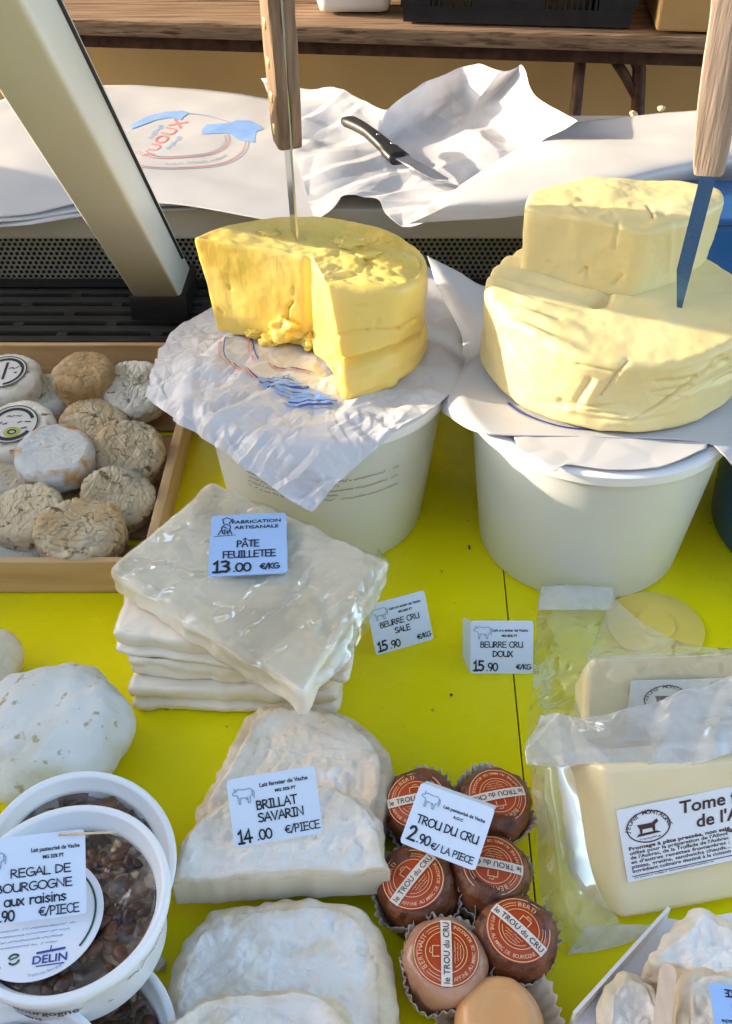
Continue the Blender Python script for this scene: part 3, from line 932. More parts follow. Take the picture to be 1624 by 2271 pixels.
stack = empty('wrapping_paper_stack', (-.4, 1.3, ZW), 'stack of printed white wrapping paper lying behind the post', 'paper stack', 'loose white wrapping papers')
for k in range(3):
    dy = 17 - 11 * k
    sh = Sheet([(-90, 492 + dy - 2), (60, 478 + dy), (190, 455 + dy), (330, 452 + dy * .6), (430, 458), (560, 484), (640, 497), (705, 497)] if k == 2 else
               [(-90, 492 + dy), (60, 480 + dy), (190, 463 + dy), (330, 452 + dy), (430, 447 + dy), (470, 440 + dy)],
               [(-90, 262 - k), (40, 210 - k * 2), (140, 194), (270, 188 - k), (430, 196), (590, 217), (650, 222)] if k == 2 else [(-90, 300), (40, 240), (140, 222), (270, 215), (430, 225)],
               [(-90, 492 + dy), (-90, 380), (-90, 262)], [(705, 497), (725, 430), (690, 330), (650, 222)] if k == 2 else [(470, 440 + dy), (450, 330), (430, 225)],
               (lambda k: lambda x, y, u, v: ZW + .0025 + .004 * k + .005 * max(0, 1 - v * 3.2) * (math.sin(u * 9 + k * 1.3) * .5 + .3) + .01 * gauss(u, v, .12, .4, .25))(k),
               paper_disp(.0035, 5, .0018, 9))
    o = sh.mesh('paper_sheet', M_['paper_smooth'], stack, 70, 50)
    if k == 2: top_sheet = sh

# the printed roundel on the top sheet
ink = Ink()
def near(px, py, w, o=(385, 318)):
    return (px - o[0]) / w, (o[1] - py) / w
c0 = Vector(top_sheet.uv(400, 320)); cxv = (Vector(top_sheet.uv(470, 320)) - c0) / 70; cyv = (Vector(top_sheet.uv(400, 285)) - c0) / 35
def q(px, py): return (px - 400, 320 - py)
def qring(cx, cy, rx, ry, w, m, a0, a1):
    ink.stroke([(cx - 400 + rx * math.cos(R(a0 + (a1 - a0) * k / 50)), 320 - cy + ry * math.sin(R(a0 + (a1 - a0) * k / 50))) for k in range(51)], w, m)
qring(385, 318, 168, 66, 1.6, 0, -150, 5); qring(385, 318, 160, 62, 1.6, 1, -150, 5); qring(390, 312, 118, 44, 1.8, 1, -160, 12); qring(390, 312, 110, 40, 1.5, 0, -160, 12)
qring(385, 318, 160, 66, 1.2, 0, 35, 80)
ink.area([q(109 + x * .3355, 163.4 + y * .3355) for x, y in ((1010, 385), (1040, 342), (1190, 336), (1240, 318), (1330, 320), (1400, 350), (1432, 376), (1375, 388), (1370, 466), (1260, 446), (1200, 408), (1150, 402), (1010, 411))], 2)
ink.area([q(109 + x * .3355, 163.4 + y * .3355) for x, y in ((500, 300), (640, 262), (770, 246), (880, 246), (925, 262), (885, 286), (870, 305), (800, 286), (700, 292), (500, 330))], 2, .00005)
vs, fs = fontmesh('YUOUX', .004, 0)
w_ = max(v[0] for v in vs)
ink.flat(vs, fs, lambda a, b: q(322 + (a / w_) * 96 - b / .72 * 30, 349 - (a / w_) * 80 - b / .72 * 8), 1)
for k, (x0, y0) in enumerate(((318, 300), (362, 330))):
    for j in range(14):
        a_, b_ = q(x0 + j * 2.6 + (j % 3) * 3, y0 - j * 2.1 + (j % 2) * 5)
        ink.stroke([(a_, b_), (a_ + 5, b_ + 1.5)], 1.5, 2)
rr = random.Random(4)
for j in range(26):
    t = R(-100 + j * 2.6)
    a_, b_ = 385 - 400 + 140 * math.cos(t), 320 - 318 + 54 * math.sin(t)
    if j % 9 != 8: ink.stroke([(a_ - 2, b_), (a_ + rr.uniform(-1, 2), b_ + 5 - rr.uniform(0, 3)), (a_ + 2, b_ + rr.uniform(-1, 2))], 1.1, 0)
def roundel(v):
    p = c0 + cxv * v.x + cyv * v.y
    return top_sheet.at(min(max(p.x, .01), .99), min(max(p.y, .01), .99), .0006 + v.z * 2)
ink.build('print', [M_['ink_grey'], M_['ink_red'], M_['ink_blue']], stack, fn=roundel)

mid = Sheet([(700, 492), (745, 462), (760, 440), (800, 438), (840, 446), (862, 480), (910, 500), (988, 488)],
            [(578, 170), (650, 188), (730, 195), (800, 218), (862, 234), (930, 190), (1010, 155), (1060, 146), (1110, 158), (1160, 148), (1190, 215), (1285, 272)],
            [(700, 492), (672, 400), (630, 290), (578, 170)], [(988, 488), (1050, 420), (1180, 330), (1285, 272)],
            lambda x, y, u, v: ZW + .016 + .045 * max(0, v - .62) / .38 * (.35 + gauss(u, v, .75, 1, .32)) + .006 * math.sin(u * 7) * v,
            lambda p, u, v: .007 * fbm(p, 7, 2) + .016 * folds(p, 8) + .006 * folds(p, 19))
o = mid.mesh('wrapping_paper', M_['paper_crumpled'], None, 150, 120, smooth=False)
tag(o, 'crumpled white wrapping paper under the black handled knife', 'paper', 'loose white wrapping papers')

curl = Sheet([(905, 496), (985, 490), (1150, 480), (1320, 452), (1480, 420), (1640, 398)],
             [(1170, 318), (1285, 270), (1400, 258), (1500, 249), (1560, 243), (1680, 230)],
             [(905, 496), (990, 455), (1030, 400), (1170, 318)], [(1640, 398), (1660, 330), (1680, 230)],
             lambda x, y, u, v: ZW + .022 + .028 * math.sin(PI * min(v * 1.15, 1)) + .012 * (1 - v) * math.sin(u * PI) + .03 * v * u,
             lambda p, u, v: .003 * fbm(p, 5, 3) + .0025 * folds(p, 7))
o = curl.mesh('wrapping_paper', M_['paper_smooth'], None, 80, 60)
tag(o, 'smooth curling white paper sheet behind the pale butter', 'paper', 'loose white wrapping papers')

# crumbs on the paper at right
for i, (x, y) in enumerate(((1405, 252), (1468, 240))):
    c = P(x, y, ZW + .012)
    bm = bmesh.new(); bmesh.ops.create_icosphere(bm, subdivisions=3, radius=.0055)
    for v in bm.verts:
        v.co *= 1 + .5 * noise.noise(v.co * 160 + Vector((i, 0, 0)))
        v.co.z *= .7
        v.co += c
    o = build('bread_crumb', bm, M_['crumb'])
    tag(o, ['smaller pale crumb on the far edge of the curled paper', 'larger pale crumb on the paper near the right knife handle'][i], 'crumb')

# black handled knife on the crumpled paper
kn = empty('paring_knife', P(850, 310, ZW + .03), 'small black handled knife lying on the crumpled paper', 'knife')
zk = ZW + .034
A, B, C_ = P(762, 264, zk + .008), P(888, 347, zk + .004), P(985, 402, zk - .004)
bm = bmesh.new()
n = 18
rings = []
axis = (B - A).normalized(); sidev = axis.cross(Vector((0, 0, 1))).normalized(); upv = sidev.cross(axis)
for i in range(n + 1):
    t = i / n
    c = A.lerp(B, t) + upv * (.004 * math.sin(t * PI * 1.3))
    w = (.0075 + .0045 * abs(t - .45) * 1.6) * (min(1, (t + .015) * 9) ** .5)
    h = .0065 * (min(1, (t + .015) * 9) ** .5)
    if t > .82: w += .002
    rings.append([bm.verts.new(c + sidev * (w * math.copysign(abs(math.cos(a)) ** .7, math.cos(a))) + upv * (h * math.copysign(abs(math.sin(a)) ** .7, math.sin(a)))) for a in [2 * PI * k / 16 for k in range(16)]])
for r0, r1 in zip(rings, rings[1:]):
    for k in range(16): bm.faces.new((r0[k], r0[(k + 1) % 16], r1[(k + 1) % 16], r1[k]))
bm.faces.new(rings[0]); bm.faces.new(rings[-1])
build('handle', bm, M_['black'], kn)
for t in (.62, .86):
    bm = bmesh.new(); bmesh.ops.create_uvsphere(bm, u_segments=12, v_segments=8, radius=.0022)
    for v in bm.verts: v.co = A.lerp(B, t) + upv * (.0092) + Vector((v.co.x, v.co.y, v.co.z * .5))
    build('rivet', bm, M_['steel'], kn)
bm = bmesh.new()
bl_ = (C_ - B)
pr = [(0, .0085), (.75, .0085), (.92, .006), (1, -.004), (.96, -.0085), (0, -.0085)]
tv = [bm.verts.new(B + bl_ * t + sidev * w + upv * .0008) for t, w in pr]
bv = [bm.verts.new(B + bl_ * t + sidev * w - upv * .0008) for t, w in pr]
bm.faces.new(tv); bm.faces.new(bv[::-1])
for k in range(6): bm.faces.new((tv[k], bv[k], bv[(k + 1) % 6], tv[(k + 1) % 6]))
build('blade', bm, M_['steel'], kn, smooth=False)

# ------------------------------------------------------------------ the two white buckets
def bucket(cx, cy, label, lidded):
    b = empty('white_bucket', (cx, cy, 0), label, 'bucket', 'white buckets carrying the butter')
    M = Matrix.Translation((cx, cy, 0))
    bm = bmesh.new(); add_lathe(bm, bucket_prof(.0885, .104, .138), 120, M)
    autosmooth(build('bucket_body', bm, M_['bucket'], b), 40)
    bm = bmesh.new()
    add_lathe(bm, [(.1005, .1445), (.1085, .1395), (.1095, .140), (.1095, .1475), (.1075, .1490), (.100, .1490), (.098, .1475), (.002, .1475)], 120, M)
    autosmooth(build('lid', bm, M_['lid'], b), 40)
    return b
BL = (-.0367, .750); BR = (.192, .707)
bl_ = bucket(*BL, 'white bucket with printed side standing under the bright yellow butter', 0)
br_ = bucket(*BR, 'plain white bucket standing under the pale cream butter', 1)
ink = Ink()
for i in range(5):
    ink.scribble(-.070, .064 if i not in (1, 3) else .01, -.005 * i, .0026, .0005, 0, 20 + i)
def on_bucket(v):
    z = .104 + v.y
    r = .0885 + .0155 * z / .138 + .0006 + v.z
    a = -PI / 2 + .04 + v.x / r
    return Vector((BL[0] + r * math.cos(a), BL[1] + r * math.sin(a), z))
ink.build('print', M_['ink_brown'], bl_, fn=on_bucket)

# ------------------------------------------------------------------ papers under the butter
ZL = .1502
def drape(cx, cy, r0, fall, extra=None):
    def zf(x, y, u, v):
        d = math.hypot(x - cx, y - cy)
        z = ZL
        if d > r0:
            z -= fall * (1 - math.exp(-(d - r0) / .05)) * min(1, (d - r0) / .02)
        if extra: z += extra(x, y, u, v)
        return z
    return zf
lp = Sheet([(328, 890), (440, 962), (560, 1048), (640, 1108), (692, 1137)],
           [(540, 655), (700, 620), (860, 570), (980, 620), (1055, 775)],
           [(328, 890), (352, 800), (392, 735), (462, 692), (540, 655)],
           [(692, 1137), (760, 1062), (870, 966), (985, 890), (1055, 775)],
           drape(*BL, .1105, .06),
           lambda p, u, v: .0022 + (.0115 * folds(p, 22) + .0060 * folds(p + Vector((.3, .1, .2)), 46) + .0022 * folds(p, 95) + .003 * fbm(p, 14, 3)) * min(1, max(.12, 1.25 - 1.35 * v)) * (.55 + .45 * min(1, abs(u - .5) * 3 + (v < .5))))
o = lp.mesh('butter_paper', M_['paper_crumpled'], None, 250, 220, smooth=False)
tag(o, 'crumpled printed paper draped under the bright yellow butter', 'paper', 'papers draped over the buckets')
ink = Ink()
def on_lp(uv, lift=.0018):
    return lp.at(min(max(uv[0], 0), 1), min(max(uv[1], 0), 1), lift)
def lpline(pts, w, m):
    c = [Vector(lp.uv(*p)) for p in pts]
    n = 8 * len(pts)
    ink.stroke([tuple(cr(c, k / n)) for k in range(n + 1)], w, m)
for dx, dy, m in ((0, 0, 1), (11, 1, 3)):
    lpline([(497 + dx, 752 + dy), (488 + dx, 772 + dy), (488 + dx, 795 + dy), (500 + dx, 812 + dy), (535 + dx, 833 + dy), (562 + dx, 846 + dy)], .0042, m)
    lpline([(545 + dx, 752 + dy), (552 + dx, 768 + dy), (553 + dx, 785 + dy), (562 + dx, 806 + dy)], .0042, m)
    lpline([(598 + dx, 818 + dy), (640 + dx, 826 + dy), (690 + dx, 838 + dy)], .0035, m)
rnd = random.Random(5)
for (x0, y0, x1, y1, w) in ((575, 850, 640, 848, .010), (590, 858, 665, 864, .014), (600, 868, 690, 872, .017), (618, 878, 712, 884, .013), (646, 886, 730, 893, .012), (640, 900, 745, 900, .016), (660, 908, 735, 908, .008), (620, 846, 650, 858, .008)):
    for k in range(3):
        lpline([(x0 + (x1 - x0) * t + rnd.uniform(-6, 6), y0 + (y1 - y0) * t + (k - 1) * 4 + rnd.uniform(-1.5, 1.5)) for t in (0, .2, .4, .6, .8, 1)], w * .42, 3 if (k + x0) % 4 == 1 else 2)
ink.build('print', [M_['ink_grey'], M_['ink_red'], M_['ink_blue'], M_['ink_navy']], o, fn=lambda v: on_lp((v.x, v.y), .0018 + v.z * 3))

rp = Sheet([(982, 914), (1068, 962), (1234, 970), (1360, 974), (1551, 986), (1600, 1012), (1650, 1075)],
           [(947, 572), (1010, 606), (1093, 640), (1250, 600), (1450, 560), (1660, 620)],
           [(982, 914), (985, 850), (1027, 765), (985, 660), (947, 572)],
           [(1650, 1075), (1672, 900), (1680, 750), (1660, 620)],
           drape(*BR, .111, .055, lambda x, y, u, v: .045 * gauss(u, v, 0, 1, .34) + .010 * gauss(u, v, 0, .1, .2)),
           lambda p, u, v: .0012 + (.0022 * fbm(p, 7, 3) + .003 * folds(p, 9)) * min(1, .25 + abs(u - .5) * 1.5 + max(0, .3 - v) * 2))
o = rp.mesh('butter_paper', M_['paper_smooth'], None, 110, 100)
tag(o, 'smooth white paper with a raised corner draped under the pale cream butter', 'paper', 'papers draped over the buckets')
ink = Ink()
for pts in ([(1128, 898), (1165, 922), (1215, 941), (1262, 952), (1335, 958), (1420, 957), (1480, 946), (1530, 924), (1572, 890)],):
    c = [Vector(rp.uv(*p)) for p in pts]
    ink.stroke([tuple(cr(c, k / 30)) for k in range(31)], .009, 0)
ink.build('print', M_['ink_navy'], o, fn=lambda v: rp.at(v.x, v.y, .0009))
# thin inner film sheet hanging over the front of the right lid
fl = Sheet([(1150, 1000), (1185, 1016), (1228, 1046), (1262, 1034), (1360, 1045), (1470, 1038), (1565, 1000)],
           [(1130, 950), (1250, 956), (1360, 966), (1480, 962), (1580, 945)],
           [(1150, 1000), (1140, 975), (1130, 950)], [(1565, 1000), (1575, 970), (1580, 945)],
           drape(*BR, .1105, .12, lambda x, y, u, v: -.0008 + .002 * (1 - v)), lambda p, u, v: .002 * (crumple(p, 26) - .2) + .0015)
o = fl.mesh('liner_sheet', M_['paper_smooth'], None, 80, 24)
tag(o, 'narrow white liner edge hanging over the front rim of the right bucket', 'liner')

# ------------------------------------------------------------------ bright yellow butter wheel with a wedge cut out
def butter_disp(amp, s, crease=0, top=0):
    def f(co, n, t):
        h = amp * fbm(co, s, 4)
        if crease: h -= crease * max(0, ridge(co, s * 1.3) - .86) * 6
        if top and t > 0: h += top * (crumple(co, 38) - .25) * min(1, t * 3)
        return co + n * h
    return f
APX = P(690, 775, .152); FRC = P(772, 884, .152); LFT = P(478, 738, .152)
a2 = lambda v: Vector((v.x, v.y))
apex, frc, lft = a2(APX), a2(FRC), a2(LFT)
ctr_ = Vector((-.036, .784))
rad = .103
angL = math.atan2(lft.y - ctr_.y, lft.x - ctr_.x); angF = math.atan2(frc.y - ctr_.y, frc.x - ctr_.x)
rL = (lft - ctr_).length; rF = (frc - ctr_).length
pts = []
a0, a1 = angF, angL + (2 * PI if angL < angF else 0)
nA = 120
for k in range(nA + 1):
    f = k / nA
    a = a0 + (a1 - a0) * f
    el_ = .088 * .080 / math.hypot(.080 * math.cos(a), .088 * math.sin(a))
    rr = (rF + (el_ - rF) * min(1, f * 5)) if f < .5 else (rL + (el_ - rL) * min(1, (1 - f) * 4))
    pts.append(ctr_ + Vector((math.cos(a), math.sin(a))) * rr)
for k in range(1, 36): pts.append(lft.lerp(apex, k / 36))
for k in range(0, 36): pts.append(apex.lerp(frc, k / 36))
pts = resample(pts, 480)
# soften the outline's corners
for _ in range(4):
    pts = [(pts[i - 1] + pts[i] * 2 + pts[(i + 1) % len(pts)]) / 4 for i in range(len(pts))]
bw = None
LGR = [(685, 575, 688, 732, 3, .004), (651, 670, 640, 684, 3, .0035), (640, 684, 638, 712, 3, .0035), (650, 640, 652, 652, 3, .002), (518, 640, 520, 646, 3, .002), (491, 688, 498, 696, 3, .002),
       (768, 766, 833, 744, 4, .004), (833, 744, 894, 725, 4, .004), (894, 725, 928, 698, 4, .004), (855, 715, 850, 732, 4, .003), (861, 852, 904, 814, 9, -.003), (880, 840, 915, 830, 6, .003), (730, 800, 742, 846, 8, .006), (700, 760, 706, 800, 6, -.003),
       (820, 700, 838, 690, 4, .002)]
def wheel_disp(co, n, t):
    h = .0014 * fbm(co, 25, 4) + .0030 * fbm(co, 11, 2) - (.0035 * math.exp(-(((Vector((co.x, co.y)) - apex).length) / .0028) ** 2) if t == 0 else 0)
    p = co + n * (h + (grooves(co, n, LGR) if t == 0 else 0))
    side = (1 - t)
    # settled waist: the wheel was pressed in two layers
    if t == 0:
        zc = co.z - .182
        a = math.atan2(co.y - ctr_.y, co.x - ctr_.x)
        outer = (Vector((co.x, co.y)) - ctr_).length > .07 and -1.35 < a < 1.6
        if outer:
            w = math.exp(-(zc + .006 * fbm(Vector((a, 3, 0)), 2.5, 2)) ** 2 / .0000065)
            p -= n * .0055 * w
            if zc < 0: p += n * .004 * min(1, -zc / .012)
    else:
        d_front = (Vector((co.x, co.y)) - frc).length
        ro = .35 + .65 * max(0, min(1, (co.x + .045) / .03))
        p.z += (.0075 * (crumple(co + Vector((.02, 0, 0)), 24) - .22) + .003 * (crumple(co, 60) - .2) + .0022 * fbm(co, 50, 3)) * min(1, t * 4) * ro
        a = math.atan2(co.y - ctr_.y, co.x - ctr_.x)
    # the top slopes down towards the right and the near corner
    f = max(0, (co.z - .16) / .08)
    fw = math.exp(-((Vector((co.x, co.y)) - frc).length / .045) ** 2)
    p.x -= .016 * f * fw; p.y += .036 * f * fw
    p.z -= f * (.012 * max(0, (co.x + .03) / .1) ** 1.5 + .006 * max(0, (.78 - co.y) / .1))
    p.z += f * .004 * max(0, (-.06 - co.x) / .06)
    p.x -= .012 * f * max(0, min(1, (-.08 - co.x) / .05))
    return p
bm = bmesh.new()
loft(bm, pts, round_layers(.1535, .2385, .003, .0055, 70, 8), kernel=(-.026, .803), rings=60, disp=wheel_disp)
o = build('butter_mound', bm, M_['butter'])
tag(o, 'bright yellow butter wheel with a wedge cut out and a knife stuck in it', 'butter')
# loose lumps at the foot of the cut
def lump(name, c, r, sq, seed, m, label, cat, group=None, sub=4, amp=.55):
    bm = bmesh.new(); bmesh.ops.create_icosphere(bm, subdivisions=sub, radius=r)
    for v in bm.verts:
        n = v.co.normalized()
        k = 1 + amp * noise.noise(n * 1.7 + Vector((seed * 3.1, 0, 0))) + .25 * noise.noise(n * 4.5 + Vector((seed, 2, 0)))
        v.co = Vector((v.co.x * sq[0], v.co.y * sq[1], v.co.z * sq[2])) * k
    zmin = min(v.co.z for v in bm.verts)
    for v in bm.verts:
        v.co += Vector((c[0], c[1], c[2] - zmin))
    o = build(name, bm, m)
    return tag(o, label, cat, group)
zb = .1525
for i, (x, y, r, sq, lb) in enumerate((
        (642, 762, .0150, (1.15, .8, .85), 'largest loose butter lump at the foot of the cut yellow wheel'),
        (600, 768, .0080, (1.2, .8, .7), 'small butter lump left of the largest one under the yellow wheel'),
        (566, 752, .0060, (1.4, .8, .7), 'tiny flat butter crumb farthest left under the cut face'),
        (690, 776, .0075, (.9, .9, 1.0), 'small butter lump in the corner of the cut wedge'))):
    c = P(x, y, zb)
    lump('butter_lump', (c.x, c.y, zb), r, sq, i + 2, M_['butter'], lb, 'butter lump', 'loose lumps of yellow butter')
for i, (x, y, r, lb) in enumerate(((775, 540, .0085, 'butter curl on top of the yellow wheel just right of the knife'), (745, 520, .0055, 'smaller butter curl on top beside the knife blade'),
                                   (820, 560, .007, 'flattened butter curl near the right shoulder of the yellow wheel'), (600, 520, .006, 'butter scrap on the far left of the yellow top'))):
    c = P(x, y, .238)
    lump('butter_curl', (c.x, c.y, .2315 if i < 3 else .2345), r, (1.5, .9, .6), i + 20, M_['butter'], lb, 'butter curl', 'loose curls on the yellow butter top', 3)

# ------------------------------------------------------------------ pale butter wheel and the cut block on it
WC = Vector((.206, .753))
RGR = [(1402, 768, 1334, 872, 4, .0045), (1284, 798, 1367, 812, 4, .002), (1308, 833, 1279, 886, 6, .0035), (1326, 840, 1300, 890, 7, -.003), (1242, 886, 1275, 899, 6, .0045), (1262, 905, 1300, 905, 8, -.003), (1279, 906, 1385, 920, 3.5, .0028),
       (1446, 866, 1534, 848, 5, .0035), (1446, 872, 1508, 875, 4, .002), (1460, 838, 1547, 826, 7, .004), (1547, 826, 1612, 792, 7, .004), (1500, 826, 1590, 800, 8, -.003), (1560, 822, 1604, 780, 4, .003), (1110, 735, 1165, 810, 3.5, .0022), (1187, 838, 1210, 860, 3.5, .002), (1200, 744, 1250, 741, 4, .002),
       (1440, 925, 1520, 880, 5, .0015)]
RTOP = [(1324, 664, 1348, 654, 9, .016), (1560, 712, 1600, 716, 4, .002), (1200, 690, 1240, 700, 7, .002)]
BGR = [(1372, 500, 1363, 554, 5, .0035), (1435, 460, 1445, 486, 4, .004), (1458, 478, 1472, 476, 4, .003), (1272, 458, 1296, 474, 4, .002), (1301, 598, 1306, 620, 5, .0035), (1290, 606, 1300, 600, 4, .002), (1362, 632, 1379, 612, 4, .0035), (1218, 582, 1224, 585, 4, .002), (1288, 441, 1306, 446, 4, .002), (1330, 486, 1350, 480, 7, -.002), (1480, 500, 1482, 600, 6, -.0015)]
def pale_disp(co, n, t):
    p = co + n * (.0018 * fbm(co, 12, 3) + .0008 * fbm(co, 45, 3))
    p += n * grooves(co, n, RGR if t == 0 else RTOP)
    if t > 0:
        gp_ = P(1332, 668, .222)
        p.z -= .006 * math.exp(-(((co.x - gp_.x) / .011) ** 2 + ((co.y - gp_.y) / .007) ** 2))
    a = math.atan2(co.y - WC.y, co.x - WC.x)
    if t == 0:
        # folds and smeared seams on the side
        for (a_, z_, sl, st, w) in ((-1.35, .188, 1.6, .0045, .0018), (-1.95, .176, .5, .003, .002), (-1.05, .192, .2, .003, .002), (-.75, .186, -.35, .004, .003), (-1.6, .168, .12, .003, .002), (-2.35, .19, -1.4, .002, .0015)):
            dd = (co.z - z_) - sl * .05 * (a - a_) * 1.0
            along = math.exp(-((a - a_) / .22) ** 2)
            p -= n * st * along * math.exp(-(dd / w) ** 2)
        p -= n * .003 * math.exp(-((a + 1.62) / .10) ** 2) * math.exp(-((co.z - .180) / .010) ** 2)
        p += n * .0035 * math.exp(-((a + 1.62) / .12) ** 2) * math.exp(-((co.z - .168) / .006) ** 2)
    # ridged left shoulder, pressed by hand
    lf = max(0, min(1, (WC.x - .03 - co.x) / .05)) * max(0, min(1, (co.z - .20) / .012))
    p.z += lf * (.0026 * math.sin((co.x * .55 + co.y) * 260 + 3 * fbm(co, 20, 2)) + .002)
    f = max(0, (co.z - .165) / .055)
    p.z -= f * .006 * max(0, (.73 - co.y) / .08)
    return p
bm = bmesh.new()
loft(bm, [Vector((WC.x + (q.x) * 1, WC.y + q.y)) for q in closed([(.107 * math.cos(2 * PI * k / 12) * (1 + .015 * math.sin(k * 2.3)), .107 * math.sin(2 * PI * k / 12) * (1 + .012 * math.sin(k * 1.7))) for k in range(12)], 460)],
     round_layers(.1535, .2225, .006, .0075, 66, 8), rings=46, disp=pale_disp)
o = build('butter_mound', bm, M_['butter_pale'])
tag(o, 'pale cream butter wheel with smeared sides on the right bucket', 'butter')
bb_ = [a2(P(x, y, .222)) for x, y in ((1150, 600), (1400, 660), (1500, 626), (1568, 575), (1560, 545), (1480, 530), (1300, 528), (1165, 560))]
def block_disp(co, n, t):
    p = co + n * (grooves(co, n, BGR) + .0018 * fbm(co, 14, 3) + .0009 * fbm(co, 55, 3))
    f = (co.z - .215) / .072
    p.y += .004 * f; p.x += .006 * f * max(0, (co.x - .2) / .07)
    p.z -= f * .004 * max(0, (co.x - .2) / .06)
    p.z += f * .003 * fbm(co, 16, 2)
    return p
bm = bmesh.new()
loft(bm, poly(bb_, 360, .009), round_layers(.2200, .2770, .0025, .0040, 54, 6), rings=34, disp=block_disp)
o = build('butter_block', bm, M_['butter_pale'])
tag(o, 'cut block of pale butter sitting on top of the cream wheel', 'butter')

# ------------------------------------------------------------------ the two big butter knives
def big_knife(tip, hand0, hand1, yaw, wx, wy, wood, blade_m, label, bw0, bw1, thick, rivet_side, tang, tapered=False):
    k = empty('butter_knife', tip, label, 'knife', 'long knives stuck upright in the butter')
    ax = (hand1 - hand0).normalized()
    xv = Vector((math.cos(yaw), math.sin(yaw), 0)); xv = (xv - ax * xv.dot(ax)).normalized()   # across the thickness
    yv = ax.cross(xv).normalized()                                                              # along the broad side
    L = (hand1 - hand0).length
    def scale_side(s):
        bm = bmesh.new(); rings = []
        n = 30
        for i in range(n + 1):
            t = i / n
            c = hand0 + ax * (L * t)
            belly = .82 + .28 * math.sin(min(t * 1.25, 1) * PI) * .5 + .30 * max(0, t - .75) * 2
            if t < .05: belly *= .9 + 2 * t
            w = wy * belly
            x0, x1 = (.0009, wx * (.92 + .12 * t)) if s > 0 else (-.0009, -wx * (.92 + .12 * t))
            rr = min(.0035, wx * .5)
            ring = []
            for (x, y) in ((x0, -w), (x1 - s * rr, -w), (x1 - s * rr * .3, -w + rr * .3), (x1, -w + rr), (x1, 0), (x1, w - rr), (x1 - s * rr * .3, w - rr * .3), (x1 - s * rr, w), (x0, w)):
                q = c + xv * x + yv * y
                q += (xv * s) * .0006 * noise.noise(Vector((x * 300, y * 200, t * 6)))
                ring.append(bm.verts.new(q))
            rings.append(ring)
        for a, b in zip(rings, rings[1:]):
            for j in range(9): bm.faces.new((a[j], a[(j + 1) % 9], b[(j + 1) % 9], b[j]))
        bm.faces.new(rings[0]); bm.faces.new(rings[-1])
        o = build('handle_scale', bm, wood, k)
        autosmooth(o, 40)
        return o
    sc_ = [scale_side(1), scale_side(-1)]
    bm = bmesh.new()
    for i in range(2):
        pass
    def slab(p0, p1, w0a, w0b, w1a, w1b, th):
        v = [bm.verts.new(p + xv * x + yv * w) for p, ws in ((p0, (w0a, w0b)), (p1, (w1a, w1b))) for x in (-th, th) for w in ws]
        for f in ((0, 1, 3, 2), (4, 6, 7, 5), (0, 4, 5, 1), (2, 3, 7, 6), (0, 2, 6, 4), (1, 5, 7, 3)):
            bm.faces.new([v[i] for i in f])
    slab(hand0 - ax * .001, hand1, -wy * .78, wy * .78, -wy * .95, wy * .95, .00085)
    build('tang', bm, tang, k, smooth=False)
    bm = bmesh.new()
    low = tip - ax * .004
    h = hand0 - ax * .0015
    mid_ = h.lerp(low, .66)
    slab(h, mid_, -bw0, bw0, -bw1, bw1, thick)
    slab(mid_, low, -bw1, bw1, *((-bw1, -bw1 * .6) if tapered else (-bw1, bw1)), thick)
    build('blade', bm, blade_m, k, smooth=False)
    for t in rivet_side:
        bm = bmesh.new()
        c = hand0 + ax * (L * t) - xv * (wx * (.92 + .12 * t) + .0002)
        M = Matrix.Translation(c) @ (-xv).to_track_quat('Z', 'Y').to_matrix().to_4x4()
        add_lathe(bm, [(.0046, -.0015), (.0046, .0002), (.0040, .0007), (.001, .0009)], 24, M)
        build('rivet', bm, M_['brass'], k)
    return k
tipL = P(655, 533, .2345)
h0 = PD(638, 318, tipL.y - .003); h1 = PD(609, -70, tipL.y - .012)
big_knife(tipL, h0, h1, R(18), .0105, .0165, M_['wood_handle'], M_['steel'], 'brown wooden handled knife with brass rivets stuck in yellow butter', .0105, .0095, .0009, (.10, .30, .50, .72), M_['steel'])
tipR = P(1493, 690, .2185)
h0 = PD(1573, 380, tipR.y + .004); h1 = PD(1632, -90, tipR.y + .004)
kn2 = big_knife(tipR, h0, h1, R(70), .0105, .0135, M_['wood_pale'], M_['steel_reflect_blue'], 'pale worn wooden handled knife in cream butter, a blue reflection painted on its blade', .0056, .0056, .0009, (), M_['steel'], True)

# ------------------------------------------------------------------ materials of the goods
M_['rind_tan'] = mat('wrinkled_tan_rind', (.50, .385, .22), (.66, .55, .37), 26, 7, .35, .65, rough=.85, bumps=[(75, .9, .004, 'RIDGED_MULTIFRACTAL', (1, 1, 1), 1.0), (260, .4, .001)], extra=[((.40, .38, .30), 22, .54, .68), ((.19, .12, .055), 85, .59, .66, 'FBM', (1, 1.8, 1)), ((.52, .33, .13), 14, .56, .70)])
M_['rind_grey'] = mat('grey_mould_rind', (.36, .36, .31), (.52, .50, .42), 26, 7, .35, .65, rough=.85, bumps=[(80, .8, .003, 'RIDGED_MULTIFRACTAL', (1, 1, 1), .8), (240, .4, .001)], extra=[((.16, .13, .08), 60, .60, .66, 'FBM', (1.8, 1, 1)), ((.5, .42, .28), 18, .54, .68)])
M_['rind_white'] = mat('white_goat_rind', (.58, .54, .45), (.72, .68, .59), 24, 6, .35, .65, rough=.8, bumps=[(70, .6, .003, 'RIDGED_MULTIFRACTAL', (1, 1, 1), .8)], extra=[((.42, .38, .28), 34, .54, .66), ((.2, .14, .07), 70, .61, .67, 'FBM', (1, 2, 1))])
